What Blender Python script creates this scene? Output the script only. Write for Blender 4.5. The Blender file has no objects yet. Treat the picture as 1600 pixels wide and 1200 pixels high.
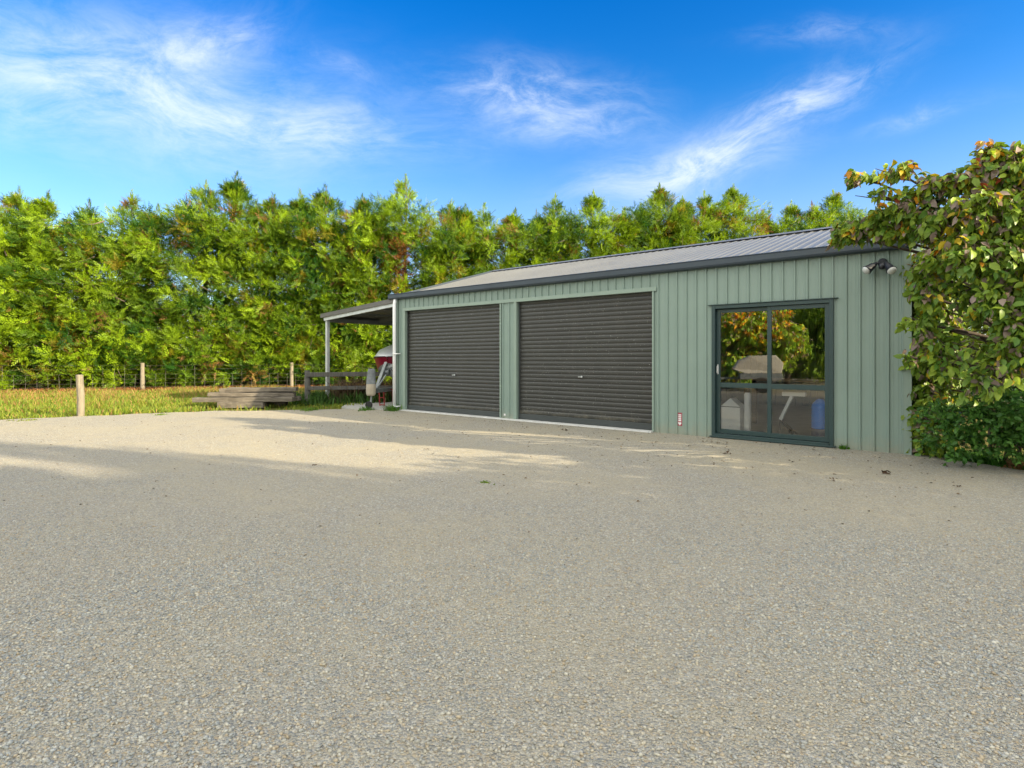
import bpy, math, random
import numpy as np
from mathutils import Vector, Matrix, Euler

R = math.radians
sc = bpy.context.scene
COL = sc.collection
random.seed(7)

# ------------------------------------------------------------------ camera
cam_d = bpy.data.cameras.new("camera")
cam = bpy.data.objects.new("camera", cam_d)
COL.objects.link(cam)
cam.location = (0, 0, 1.3)
cam.rotation_euler = (R(90), 0, 0)
cam_d.sensor_width = 36.0
cam_d.lens = 36.0 * 915 / 1600
cam_d.shift_y = -40 / 1600
cam_d.clip_start = 0.05
cam_d.clip_end = 5000
sc.camera = cam

# ------------------------------------------------------------------ light, sky, exposure
SUN_EL = R(19.0)
SUN_AZ = math.atan2(0.9, -0.43)          # clockwise from +Y: right of and behind the camera
SKY_STRENGTH = 0.15
SUN_STRENGTH = 4.9
EXPOSURE = 1.15

vs = sc.view_settings
vs.view_transform = 'Standard'
vs.look = 'None'
vs.gamma = 1.0
vs.use_curve_mapping = False
vs.exposure = EXPOSURE
sc.render.engine = 'CYCLES'
sc.cycles.use_denoising = True
sc.cycles.max_bounces = 5
sc.cycles.diffuse_bounces = 2
sc.cycles.caustics_reflective = False
sc.cycles.caustics_refractive = False
sc.cycles.transparent_max_bounces = 8
sc.cycles.use_adaptive_sampling = True
sc.cycles.adaptive_threshold = 0.02

sd = bpy.data.lights.new("sun", 'SUN')
sd.energy = SUN_STRENGTH
sd.angle = R(0.5)
sd.color = (1.0, 0.85, 0.57)
so = bpy.data.objects.new("sun", sd)
COL.objects.link(so)
so.location = (30, -15, 20)
sdir = Vector((math.cos(SUN_EL) * math.sin(SUN_AZ), math.cos(SUN_EL) * math.cos(SUN_AZ), math.sin(SUN_EL)))
so.rotation_euler = sdir.to_track_quat('Z', 'Y').to_euler()


class NT:
    """tiny helper for building node maths"""
    def __init__(s, tree):
        s.t = tree

    def n(s, kind, **kw):
        nd = s.t.nodes.new(kind)
        for k, v in kw.items():
            setattr(nd, k, v)
        return nd

    def put(s, sock, v):
        if hasattr(v, 'is_output'):
            s.t.links.new(v, sock)
        else:
            sock.default_value = v

    def m(s, op, a, b=0.0, c=None, clamp=False):
        nd = s.n('ShaderNodeMath', operation=op, use_clamp=clamp)
        s.put(nd.inputs[0], a)
        s.put(nd.inputs[1], b)
        if c is not None:
            s.put(nd.inputs[2], c)
        return nd.outputs[0]

    def comb(s, x, y, z):
        nd = s.n('ShaderNodeCombineXYZ')
        for i, v in enumerate((x, y, z)):
            s.put(nd.inputs[i], v)
        return nd.outputs[0]

    def noise(s, vec, scale, detail=4, rough=.55, dist=0.0):
        nd = s.n('ShaderNodeTexNoise')
        if vec is not None:
            s.put(nd.inputs['Vector'], vec)
        nd.inputs['Scale'].default_value = scale
        nd.inputs['Detail'].default_value = detail
        nd.inputs['Roughness'].default_value = rough
        nd.inputs['Distortion'].default_value = dist
        return nd

    def ramp(s, fac, stops, interp='LINEAR'):
        nd = s.n('ShaderNodeValToRGB')
        cr = nd.color_ramp
        cr.interpolation = interp
        while len(cr.elements) < len(stops):
            cr.elements.new(0.5)
        for e, (p, c) in zip(cr.elements, stops):
            e.position = p
            e.color = (c[0], c[1], c[2], 1) if len(c) == 3 else c
        s.put(nd.inputs[0], fac)
        return nd.outputs[0]

    def mix(s, fac, a, b, blend='MIX'):
        nd = s.n('ShaderNodeMix', data_type='RGBA', blend_type=blend)
        s.put(nd.inputs[0], fac)
        s.put(nd.inputs[6], a if hasattr(a, 'is_output') else (a[0], a[1], a[2], 1))
        s.put(nd.inputs[7], b if hasattr(b, 'is_output') else (b[0], b[1], b[2], 1))
        return nd.outputs[2]

    def smooth(s, v, a, b):
        nd = s.n('ShaderNodeMapRange', interpolation_type='SMOOTHSTEP')
        s.put(nd.inputs[0], v)
        nd.inputs[1].default_value = a
        nd.inputs[2].default_value = b
        return nd.outputs[0]


def build_world():
    w = bpy.data.worlds.new("World")
    sc.world = w
    w.use_nodes = True
    t = w.node_tree
    t.nodes.clear()
    N = NT(t)
    sky = N.n('ShaderNodeTexSky', sky_type='NISHITA')
    sky.sun_disc = False
    sky.sun_elevation = SUN_EL
    sky.sun_rotation = SUN_AZ
    sky.air_density = 1.0
    sky.dust_density = 0.4
    sky.ozone_density = 2.5
    hs = N.n('ShaderNodeHueSaturation')
    hs.inputs['Hue'].default_value = .508
    hs.inputs['Saturation'].default_value = 1.44
    hs.inputs['Value'].default_value = .86
    t.links.new(sky.outputs[0], hs.inputs['Color'])
    tc = N.n('ShaderNodeTexCoord')
    sp = N.n('ShaderNodeSeparateXYZ')
    t.links.new(tc.outputs['Generated'], sp.inputs[0])
    x, y, z = sp.outputs
    yy = N.m('MAXIMUM', y, 0.2)
    u = N.m('DIVIDE', x, yy)
    v = N.m('DIVIDE', z, yy)
    # warp
    wn = N.noise(N.comb(u, v, 3.1), 2.2, 3, .5)
    ws = N.n('ShaderNodeSeparateColor')
    t.links.new(wn.outputs['Color'], ws.inputs[0])
    uw = N.m('ADD', u, N.m('MULTIPLY', N.m('SUBTRACT', ws.outputs[0], .5), .30))
    vw = N.m('ADD', v, N.m('MULTIPLY', N.m('SUBTRACT', ws.outputs[1], .5), .12))

    def blob(cu, cv, ru, rv, ang, gain, stretch, seed, lo=.30, hi=.85):
        ca, sa = math.cos(ang), math.sin(ang)
        du = N.m('SUBTRACT', uw, cu)
        dv = N.m('SUBTRACT', vw, cv)
        a = N.m('ADD', N.m('MULTIPLY', du, ca), N.m('MULTIPLY', dv, sa))
        b = N.m('SUBTRACT', N.m('MULTIPLY', dv, ca), N.m('MULTIPLY', du, sa))
        q = N.m('ADD', N.m('POWER', N.m('ABSOLUTE', N.m('DIVIDE', a, ru)), 2.0),
                N.m('POWER', N.m('ABSOLUTE', N.m('DIVIDE', b, rv)), 2.0))
        mask = N.m('EXPONENT', N.m('MULTIPLY', q, -1.0))
        fib = N.noise(N.comb(N.m('MULTIPLY', a, stretch[0] * 1.3), N.m('MULTIPLY', b, stretch[1]), seed), 1.0, 9, .70, .35)
        f = N.smooth(fib.outputs[0], lo, hi)
        f = N.m('ADD', N.m('MULTIPLY', f, .93), .07)
        return N.m('MULTIPLY', N.m('MULTIPLY', mask, f), gain)

    parts = [
        blob(-.66, .47, .36, .11, -.16, 1.15, (4, 13), 1.3, .2, .8),
        blob(-.36, .405, .24, .045, -.10, 1.0, (5, 22), 9.4),
        blob(-.52, .555, .10, .05, .3, .8, (9, 16), 2.2),
        blob(.03, .44, .14, .05, -.12, 1.0, (8, 20), 5.0),
        blob(.10, .385, .12, .028, 0.0, .7, (8, 25), 6.0),
        blob(.30, .325, .15, .035, .22, 1.25, (6, 24), 7.7, .25, .75),
        blob(.47, .415, .20, .035, .42, 1.1, (6, 26), 8.8),
        blob(.56, .55, .13, .02, .1, .4, (7, 26), 3.8),
        blob(.72, .42, .10, .016, .35, .45, (7, 26), 4.8),
        blob(-.28, .52, .06, .02, -.6, .4, (7, 26), 2.8),
    ]
    tot = parts[0]
    for p in parts[1:]:
        tot = N.m('ADD', tot, p)
    tot = N.m('MINIMUM', tot, .9)
    # added cloud sheet, unseen overhead and behind the camera, to whiten the shade light
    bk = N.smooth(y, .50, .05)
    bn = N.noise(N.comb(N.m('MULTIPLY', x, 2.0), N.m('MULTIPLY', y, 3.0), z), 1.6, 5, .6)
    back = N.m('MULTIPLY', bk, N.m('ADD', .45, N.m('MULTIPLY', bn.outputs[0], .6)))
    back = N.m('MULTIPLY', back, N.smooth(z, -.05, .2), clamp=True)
    # pale air low over the horizon
    low = N.m('MULTIPLY', N.smooth(z, .42, .05), .38)
    c1 = N.mix(low, hs.outputs[0], (2.7, 2.9, 4.2))
    c1 = N.mix(N.smooth(z, .25, .62), c1, (.76, .84, .98), 'MULTIPLY')
    c2 = N.mix(N.m('MULTIPLY', tot, .70), c1, (3.55, 3.75, 3.95))
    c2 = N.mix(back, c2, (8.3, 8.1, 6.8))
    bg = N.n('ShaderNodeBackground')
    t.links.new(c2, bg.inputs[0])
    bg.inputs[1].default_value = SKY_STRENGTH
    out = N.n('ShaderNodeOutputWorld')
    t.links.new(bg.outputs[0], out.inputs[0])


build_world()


# ------------------------------------------------------------------ helpers
def tag(o, label=None, cat=None, group=None, kind=None):
    if label: o['label'] = label
    if cat: o['category'] = cat
    if group: o['group'] = group
    if kind: o['kind'] = kind
    return o


def empty(name, loc=(0, 0, 0), rz=0.0):
    o = bpy.data.objects.new(name, None)
    o.empty_display_size = 0.2
    COL.objects.link(o)
    o.location = loc
    o.rotation_euler = (0, 0, rz)
    return o


def np_mesh(name, V, F, mat, parent=None, col=None, smooth=False):
    V = np.asarray(V, dtype=np.float32).reshape(-1, 3)
    F = np.asarray(F, dtype=np.int32)
    k = F.shape[1]
    me = bpy.data.meshes.new(name)
    me.vertices.add(len(V))
    me.vertices.foreach_set('co', V.ravel())
    me.loops.add(F.size)
    me.loops.foreach_set('vertex_index', F.ravel())
    me.polygons.add(len(F))
    me.polygons.foreach_set('loop_start', np.arange(0, F.size, k, dtype=np.int32))
    if smooth:
        me.polygons.foreach_set('use_smooth', np.ones(len(F), dtype=bool))
    me.update(calc_edges=True)
    if col is not None:
        at = me.color_attributes.new('col', 'FLOAT_COLOR', 'POINT')
        c = np.ones((len(V), 4), dtype=np.float32)
        c[:, :3] = col
        at.data.foreach_set('color', c.ravel())
    me.materials.append(mat)
    o = bpy.data.objects.new(name, me)
    COL.objects.link(o)
    o.parent = parent
    return o


class MB:
    def __init__(s):
        s.v = []
        s.f = []

    def poly(s, pts):
        b = len(s.v)
        s.v += [tuple(p) for p in pts]
        s.f.append(tuple(range(b, b + len(pts))))

    def box(s, a, b):
        x0, x1 = sorted((a[0], b[0])); y0, y1 = sorted((a[1], b[1])); z0, z1 = sorted((a[2], b[2]))
        k = len(s.v)
        s.v += [(x0, y0, z0), (x1, y0, z0), (x1, y1, z0), (x0, y1, z0), (x0, y0, z1), (x1, y0, z1), (x1, y1, z1), (x0, y1, z1)]
        for q in ((0, 3, 2, 1), (4, 5, 6, 7), (0, 1, 5, 4), (1, 2, 6, 5), (2, 3, 7, 6), (3, 0, 4, 7)):
            s.f.append(tuple(k + i for i in q))
        return s

    def bar(s, p, q, w, h, up=(0, 0, 1)):
        """rectangular bar from p to q, w across and h along up"""
        p, q, up = Vector(p), Vector(q), Vector(up)
        d = (q - p).normalized()
        sd_ = d.cross(up)
        if sd_.length < 1e-4:
            sd_ = d.cross(Vector((1, 0, 0)))
        sd_.normalize()
        u = sd_.cross(d).normalized()
        k = len(s.v)
        for e in (p, q):
            for a, b in ((-1, -1), (1, -1), (1, 1), (-1, 1)):
                s.v.append(tuple(e + sd_ * (a * w / 2) + u * (b * h / 2)))
        for qd in ((0, 1, 2, 3), (7, 6, 5, 4), (0, 4, 5, 1), (1, 5, 6, 2), (2, 6, 7, 3), (3, 7, 4, 0)):
            s.f.append(tuple(k + i for i in qd))
        return s

    def tube(s, pts, rad, n=10, cap=True):
        pts = [Vector(p) for p in pts]
        if not hasattr(rad, '__len__'):
            rad = [rad] * len(pts)
        k = len(s.v)
        prev = None
        for i, p in enumerate(pts):
            d = (pts[min(i + 1, len(pts) - 1)] - pts[max(i - 1, 0)])
            if d.length < 1e-7:
                d = Vector((0, 0, 1))
            d.normalize()
            if prev is None:
                a = d.cross(Vector((0, 0, 1)))
                if a.length < 1e-3:
                    a = d.cross(Vector((1, 0, 0)))
            else:
                a = prev - d * prev.dot(d)
            a.normalize()
            prev = a
            b = d.cross(a)
            for j in range(n):
                t = 2 * math.pi * j / n
                s.v.append(tuple(p + (a * math.cos(t) + b * math.sin(t)) * rad[i]))
        for i in range(len(pts) - 1):
            for j in range(n):
                s.f.append((k + i * n + j, k + i * n + (j + 1) % n, k + (i + 1) * n + (j + 1) % n, k + (i + 1) * n + j))
        if cap:
            s.f.append(tuple(k + j for j in reversed(range(n))))
            s.f.append(tuple(k + (len(pts) - 1) * n + j for j in range(n)))
        return s

    def lathe(s, c, prof, n=20, axis='z'):
        """prof: list of (r, h)"""
        pts, rr = [], []
        k = len(s.v)
        for r, h in prof:
            for j in range(n):
                t = 2 * math.pi * j / n
                a, b = r * math.cos(t), r * math.sin(t)
                o = {'z': (a, b, h), 'y': (a, h, b), 'x': (h, a, b)}[axis]
                s.v.append((c[0] + o[0], c[1] + o[1], c[2] + o[2]))
        for i in range(len(prof) - 1):
            for j in range(n):
                s.f.append((k + i * n + j, k + i * n + (j + 1) % n, k + (i + 1) * n + (j + 1) % n, k + (i + 1) * n + j))
        s.f.append(tuple(k + j for j in reversed(range(n))))
        s.f.append(tuple(k + (len(prof) - 1) * n + j for j in range(n)))
        return s

    def loft(s, rings, closed=True, cap=True):
        k = len(s.v)
        n = len(rings[0])
        for r in rings:
            s.v += [tuple(p) for p in r]
        for i in range(len(rings) - 1):
            for j in range(n if closed else n - 1):
                s.f.append((k + i * n + j, k + i * n + (j + 1) % n, k + (i + 1) * n + (j + 1) % n, k + (i + 1) * n + j))
        if cap:
            s.f.append(tuple(k + j for j in reversed(range(n))))
            s.f.append(tuple(k + (len(rings) - 1) * n + j for j in range(n)))
        return s

    def build(s, name, mat, parent=None, bevel=0.0, smooth=False, recalc=True):
        me = bpy.data.meshes.new(name)
        me.from_pydata(s.v, [], s.f)
        if recalc:
            import bmesh
            bm = bmesh.new()
            bm.from_mesh(me)
            bmesh.ops.recalc_face_normals(bm, faces=bm.faces)
            bm.to_mesh(me)
            bm.free()
        if smooth:
            me.polygons.foreach_set('use_smooth', np.ones(len(me.polygons), dtype=bool))
        me.materials.append(mat)
        o = bpy.data.objects.new(name, me)
        COL.objects.link(o)
        o.parent = parent
        if bevel:
            m = o.modifiers.new('bevel', 'BEVEL')
            m.width = bevel
            m.segments = 2
            m.limit_method = 'ANGLE'
        return o


# ------------------------------------------------------------------ materials
def new_mat(name):
    m = bpy.data.materials.new(name)
    m.use_nodes = True
    t = m.node_tree
    t.nodes.clear()
    N = NT(t)
    out = N.n('ShaderNodeOutputMaterial')
    return m, N, out


def paint(name, c, rough=.5, var=.12, scale=3.0, metal=0.0, bump=0.0, bscale=60, spots=0.0, streak=None, spec=.5, mud=False):
    """c with large soft variation, fine speckle, optional vertical streaks of dirt"""
    m, N, out = new_mat(name)
    p = N.n('ShaderNodeBsdfPrincipled')
    tc = N.n('ShaderNodeTexCoord')
    ob = tc.outputs['Object']
    n1 = N.noise(ob, scale, 5, .6)
    lo = [max(0, k * (1 - var)) for k in c]
    hi = [min(1, k * (1 + var)) for k in c]
    colr = N.ramp(n1.outputs[0], [(.3, lo), (.7, hi)])
    if streak:
        sp = N.n('ShaderNodeSeparateXYZ')
        N.put(sp.inputs[0], ob)
        n2 = N.noise(N.comb(N.m('MULTIPLY', sp.outputs[0], 9.0), N.m('MULTIPLY', sp.outputs[1], 9.0), N.m('MULTIPLY', sp.outputs[2], .7)), 1.0, 4, .6)
        colr = N.mix(N.m('MULTIPLY', N.smooth(n2.outputs[0], .52, .75), streak[1]), colr, streak[0])
    if streak and mud:
        n4 = N.noise(ob, 7.0, 5, .7)
        hgt = N.m('ADD', sp.outputs[2], N.m('MULTIPLY', N.m('SUBTRACT', n4.outputs[0], .5), .55))
        colr = N.mix(N.m('MULTIPLY', N.smooth(hgt, .26, -.05), .45), colr, (.30, .27, .20))
    if spots:
        n3 = N.noise(ob, 70, 2, .5)
        colr = N.mix(N.smooth(n3.outputs[0], .72 - spots, .76 - spots), colr, (.62, .62, .58))
    N.put(p.inputs['Base Color'], colr)
    rr = N.noise(ob, scale * 3, 3, .5)
    N.put(p.inputs['Roughness'], N.m('ADD', rough - .08, N.m('MULTIPLY', rr.outputs[0], .16)))
    p.inputs['Metallic'].default_value = metal
    p.inputs['Specular IOR Level'].default_value = spec
    if bump:
        bn = N.noise(ob, bscale, 4, .6)
        b = N.n('ShaderNodeBump')
        b.inputs['Strength'].default_value = bump
        b.inputs['Distance'].default_value = .01
        N.put(b.inputs['Height'], bn.outputs[0])
        N.put(p.inputs['Normal'], b.outputs[0])
    N.put(out.inputs[0], p.outputs[0])
    return m


def leaf_mat(name, trans=.35, rough=.5, gain=1.0):
    m, N, out = new_mat(name)
    a = N.n('ShaderNodeAttribute', attribute_name='col')
    p = N.n('ShaderNodeBsdfPrincipled')
    N.put(p.inputs['Base Color'], a.outputs[0])
    p.inputs['Roughness'].default_value = rough
    p.inputs['Specular IOR Level'].default_value = .3
    tr = N.n('ShaderNodeBsdfTranslucent')
    N.put(tr.inputs[0], N.mix(1.0, a.outputs[0], (1.35, 1.25, .7), 'MULTIPLY'))
    mx = N.n('ShaderNodeMixShader')
    mx.inputs[0].default_value = trans
    N.put(mx.inputs[1], p.outputs[0])
    N.put(mx.inputs[2], tr.outputs[0])
    N.put(out.inputs[0], mx.outputs[0])
    return m


def attr_mat(name, rough=.85):
    m, N, out = new_mat(name)
    a = N.n('ShaderNodeAttribute', attribute_name='col')
    p = N.n('ShaderNodeBsdfPrincipled')
    tc = N.n('ShaderNodeTexCoord')
    n1 = N.noise(tc.outputs['Object'], 180, 3, .6)
    N.put(p.inputs['Base Color'], N.mix(1.0, a.outputs[0], N.ramp(n1.outputs[0], [(.3, (.82, .82, .82)), (.7, (1.12, 1.12, 1.12))]), 'MULTIPLY'))
    p.inputs['Roughness'].default_value = rough
    p.inputs['Specular IOR Level'].default_value = .25
    N.put(out.inputs[0], p.outputs[0])
    return m


def gravel_mat():
    m, N, out = new_mat('gravel')
    tc = N.n('ShaderNodeTexCoord')
    ob = tc.outputs['Object']
    wv = N.noise(ob, 30, 2, .5)
    v1 = N.n('ShaderNodeTexVoronoi')
    N.put(v1.inputs['Vector'], N.mix(.012, ob, wv.outputs['Color']))
    v1.inputs['Scale'].default_value = 82
    v2 = N.n('ShaderNodeTexVoronoi')
    N.put(v2.inputs['Vector'], ob)
    v2.inputs['Scale'].default_value = 150
    s1 = N.n('ShaderNodeSeparateColor'); N.put(s1.inputs[0], v1.outputs['Color'])
    s2 = N.n('ShaderNodeSeparateColor'); N.put(s2.inputs[0], v2.outputs['Color'])
    stones = [(0, (.21, .21, .20)), (.18, (.30, .30, .28)), (.36, (.34, .32, .28)), (.55, (.42, .38, .31)), (.72, (.36, .28, .19)), (.84, (.46, .43, .37)), (1, (.56, .53, .47))]
    c1 = N.ramp(s1.outputs[0], stones)
    c2 = N.ramp(s2.outputs[0], stones)
    c = N.mix(N.m('GREATER_THAN', s1.outputs[1], .6), c1, c2)
    # fines and sand between and over the stones: patches and wheel worn bands
    pn = N.noise(ob, .45, 5, .62, .4)
    pn2 = N.noise(ob, 5.0, 5, .65)
    sand = N.m('ADD', N.m('MULTIPLY', N.smooth(pn.outputs[0], .38, .66), .50), N.m('MULTIPLY', N.smooth(pn2.outputs[0], .45, .75), .34))
    c = N.mix(sand, c, (.455, .395, .285))
    # scattered dark bits of bark and leaf
    dn = N.noise(ob, 22, 2, .5)
    c = N.mix(N.m('MULTIPLY', N.smooth(dn.outputs[0], .70, .75), .6), c, (.10, .07, .045))
    p = N.n('ShaderNodeBsdfPrincipled')
    N.put(p.inputs['Base Color'], c)
    p.inputs['Roughness'].default_value = .92
    p.inputs['Specular IOR Level'].default_value = .2
    hgt = N.m('ADD', N.m('MULTIPLY', N.m('SUBTRACT', 1.0, N.m('MULTIPLY', v1.outputs['Distance'], 1.3)), .012), N.m('MULTIPLY', N.m('SUBTRACT', 1.0, v2.outputs['Distance']), .005))
    hgt = N.m('ADD', hgt, N.m('MULTIPLY', pn2.outputs[0], .03))
    b = N.n('ShaderNodeBump')
    b.inputs['Strength'].default_value = .85
    b.inputs['Distance'].default_value = 1.0
    N.put(b.inputs['Height'], hgt)
    N.put(p.inputs['Normal'], b.outputs[0])
    N.put(out.inputs[0], p.outputs[0])
    return m


def ground_mat():
    m, N, out = new_mat('ground_earth')
    tc = N.n('ShaderNodeTexCoord')
    ob = tc.outputs['Object']
    n1 = N.noise(ob, .6, 6, .65)
    n2 = N.noise(ob, 14, 5, .7)
    c = N.ramp(n1.outputs[0], [(.3, (.10, .115, .03)), (.5, (.16, .15, .05)), (.7, (.20, .15, .075))])
    c = N.mix(N.m('MULTIPLY', n2.outputs[0], .6), c, (.09, .08, .035))
    p = N.n('ShaderNodeBsdfPrincipled')
    N.put(p.inputs['Base Color'], c)
    p.inputs['Roughness'].default_value = 1.0
    p.inputs['Specular IOR Level'].default_value = 0.0
    b = N.n('ShaderNodeBump')
    b.inputs['Strength'].default_value = .8
    b.inputs['Distance'].default_value = .05
    N.put(b.inputs['Height'], n2.outputs[0])
    N.put(p.inputs['Normal'], b.outputs[0])
    N.put(out.inputs[0], p.outputs[0])
    return m


def timber_mat(name, c, dark, axis_scale=(2, 30, 30)):
    m, N, out = new_mat(name)
    tc = N.n('ShaderNodeTexCoord')
    mp = N.n('ShaderNodeMapping')
    mp.inputs['Scale'].default_value = axis_scale
    N.put(mp.inputs[0], tc.outputs['Object'])
    n1 = N.noise(mp.outputs[0], 1.0, 6, .7, .3)
    n2 = N.noise(tc.outputs['Object'], 5, 4, .6)
    cc = N.ramp(n1.outputs[0], [(.3, dark), (.62, c)])
    cc = N.mix(N.m('MULTIPLY', N.smooth(n2.outputs[0], .5, .75), .5), cc, [k * 1.35 for k in c])
    p = N.n('ShaderNodeBsdfPrincipled')
    N.put(p.inputs['Base Color'], cc)
    p.inputs['Roughness'].default_value = .9
    b = N.n('ShaderNodeBump')
    b.inputs['Strength'].default_value = .7
    b.inputs['Distance'].default_value = .02
    N.put(b.inputs['Height'], n1.outputs[0])
    N.put(p.inputs['Normal'], b.outputs[0])
    N.put(out.inputs[0], p.outputs[0])
    return m


def glass_mat():
    m, N, out = new_mat('window_glass')
    fr = N.n('ShaderNodeFresnel')
    fr.inputs[0].default_value = 1.9
    g = N.n('ShaderNodeBsdfGlossy')
    g.inputs['Roughness'].default_value = .004
    g.inputs['Color'].default_value = (1, 1, 1, 1)
    tr = N.n('ShaderNodeBsdfTransparent')
    tr.inputs[0].default_value = (.94, .96, .95, 1)
    tc = N.n('ShaderNodeTexCoord')
    wv = N.noise(tc.outputs['Object'], 1.3, 2, .5)
    b = N.n('ShaderNodeBump')
    b.inputs['Strength'].default_value = .05
    b.inputs['Distance'].default_value = .02
    N.put(b.inputs['Height'], wv.outputs[0])
    N.put(g.inputs['Normal'], b.outputs[0])
    mx = N.n('ShaderNodeMixShader')
    N.put(mx.inputs[0], N.m('MULTIPLY', fr.outputs[0], 1.6, clamp=True))
    N.put(mx.inputs[1], tr.outputs[0])
    N.put(mx.inputs[2], g.outputs[0])
    N.put(out.inputs[0], mx.outputs[0])
    return m


M = {}
M['gravel'] = gravel_mat()
M['ground'] = ground_mat()
M['pebble'] = attr_mat('pebble')
M['concrete'] = paint('concrete', (.42, .41, .39), .9, .15, 4, bump=.3, bscale=90, spec=.2)
M['apron'] = paint('apron_concrete', (.60, .60, .60), .85, .1, 5, bump=.2, bscale=90, spec=.2)
M['green'] = paint('green_steel', (.214, .286, .257), .42, .05, 1.2, spots=0.0, streak=((.16, .22, .18), .22), mud=True)
M['green_trim'] = paint('green_trim', (.24, .312, .272), .42, .06, 2)
M['door'] = paint('roller_steel', (.037, .037, .036), .36, .10, 1.6, spots=.010, streak=((.075, .07, .062), .18), mud=True)
M['door_rail'] = paint('door_rail', (.045, .052, .055), .45, .1, 3)
M['roof'] = paint('roof_steel', (.15, .15, .143), .36, .10, .9, spec=.6, streak=((.2, .19, .17), .3))
M['gutter'] = paint('gutter_steel', (.032, .046, .066), .38, .12, 2)
M['frame'] = paint('door_frame', (.024, .050, .054), .38, .08, 3)
M['glass'] = glass_mat()
M['white'] = paint('white_plastic', (.88, .89, .92), .4, .05, 4)
M['galv'] = paint('galvanised', (.56, .58, .59), .42, .14, 6, metal=.35)
M['trailer'] = paint('trailer_steel', (.24, .26, .27), .5, .2, 8, metal=.3)
M['leanroof'] = paint('lean_roof', (.12, .113, .108), .5, .15, 2)
M['leanunder'] = paint('lean_under', (.16, .17, .165), .6, .15, 2)
M['black'] = paint('black_plastic', (.018, .02, .028), .4, .1, 6)
M['rubber'] = paint('rubber', (.016, .016, .017), .8, .2, 10)
M['lens'] = paint('lamp_glass', (.62, .63, .63), .15, .04, 10)
M['maroon'] = paint('maroon_gelcoat', (.22, .008, .030), .3, .06, 3)
M['hull_white'] = paint('white_gelcoat', (.66, .68, .72), .3, .05, 3)
M['hull_grey'] = paint('hull_grey', (.36, .38, .42), .4, .08, 3)
M['red_steel'] = paint('red_steel', (.26, .02, .02), .5, .2, 9)
M['beige'] = paint('beige_canvas', (.36, .315, .25), .85, .12, 8)
M['greycanvas'] = paint('grey_canvas', (.16, .175, .19), .8, .3, 8)
M['blue'] = paint('blue_plastic', (.0, .24, .95), .35, .08, 5)
M['navy'] = paint('navy_plastic', (.03, .045, .12), .5, .1, 5)
M['inside'] = paint('inside_lining', (.16, .17, .15), .8, .2, 2)
M['bench'] = timber_mat('bench_timber', (.24, .17, .10), (.12, .08, .045))
M['sleeper'] = timber_mat('sleeper_timber', (.20, .172, .14), (.055, .045, .036))
M['fencewood'] = timber_mat('fence_timber', (.27, .235, .175), (.13, .105, .08), (30, 30, 2))
M['greywood'] = timber_mat('grey_timber', (.13, .125, .115), (.06, .056, .05), (30, 30, 2))
M['wire'] = paint('fence_wire', (.13, .12, .11), .5, .2, 20, metal=.5)
M['bark'] = timber_mat('bark', (.20, .155, .12), (.07, .05, .04), (25, 25, 3))
M['dark_bark'] = timber_mat('dark_bark', (.095, .07, .055), (.035, .028, .022), (25, 25, 3))
M['conifer'] = leaf_mat('conifer_leaf', .35)
M['leaf'] = leaf_mat('broad_leaf', .30, .42)
M['grass'] = leaf_mat('grass_leaf', .35, .6)
M['litter'] = leaf_mat('litter_leaf', .15, .9)
M['pink'] = paint('red_hose', (.45, .02, .10), .5, .15, 8)
M['red'] = paint('sticker_red', (.30, .04, .07), .5, .05, 8)
M['stickerwhite'] = paint('sticker_white', (.78, .74, .76), .5, .03, 8)

# ------------------------------------------------------------------ setting: ground, gravel, slab
mb = MB()
mb.poly([(-900, -900, -.03), (900, -900, -.03), (900, 1500, -.03), (-900, 1500, -.03)])
tag(mb.build('ground', M['ground'], recalc=False), kind='structure')

GRASS_EDGE = [(-40, 3.0), (-24, 7.4), (-16, 10.3), (-10.83, 12.45), (-9.78, 13.15), (-8.47, 13.83), (-7.45, 14.5), (-6.5, 14.55), (-5.5, 14.85), (-4.4, 14.95), (-3.6, 14.75), (-2.75, 15.0)]
BED_EDGE = [(5.6, 8.15), (5.72, 7.55), (5.83, 7.21), (5.96, 6.8), (6.6, 5.9), (7.6, 5.2), (9.5, 4.2), (12, 2.5), (24, -3)]


def ragged(pts, amp, step, rng):
    out = []
    for a, b in zip(pts[:-1], pts[1:]):
        n = max(1, int(math.dist(a, b) / step))
        for i in range(n):
            t = i / n
            out.append((a[0] + (b[0] - a[0]) * t + rng.uniform(-amp, amp), a[1] + (b[1] - a[1]) * t + rng.uniform(-amp, amp)))
    out.append(pts[-1])
    return out


rg = random.Random(3)
edge = ragged(GRASS_EDGE, .10, .35, rg) + ragged(BED_EDGE, .06, .3, rg)
mb = MB()
mb.poly([(x, y, 0.0) for x, y in ([(-40, -40)] + edge[:len(edge)] + [(24, -40)])][::-1])
tag(mb.build('gravel_yard', M['gravel'], recalc=False), kind='structure')

# ------------------------------------------------------------------ the shed (local frame: x along the front, y into depth)
SH_ANG = R(-39.901)
SH_O = (-2.886, 14.836, 0)
LEN, DEP = 10.766, 7.6
shed = empty('metal_shed', SH_O, SH_ANG)
tag(shed, 'long low sage green ribbed steel shed with two dark roller doors and a glass door', 'shed')
ux, uy = math.cos(SH_ANG), math.sin(SH_ANG)


def W(x, y, z=0.0):
    """shed frame to world"""
    return (SH_O[0] + x * ux - y * uy, SH_O[1] + x * uy + y * ux, z)


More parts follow.
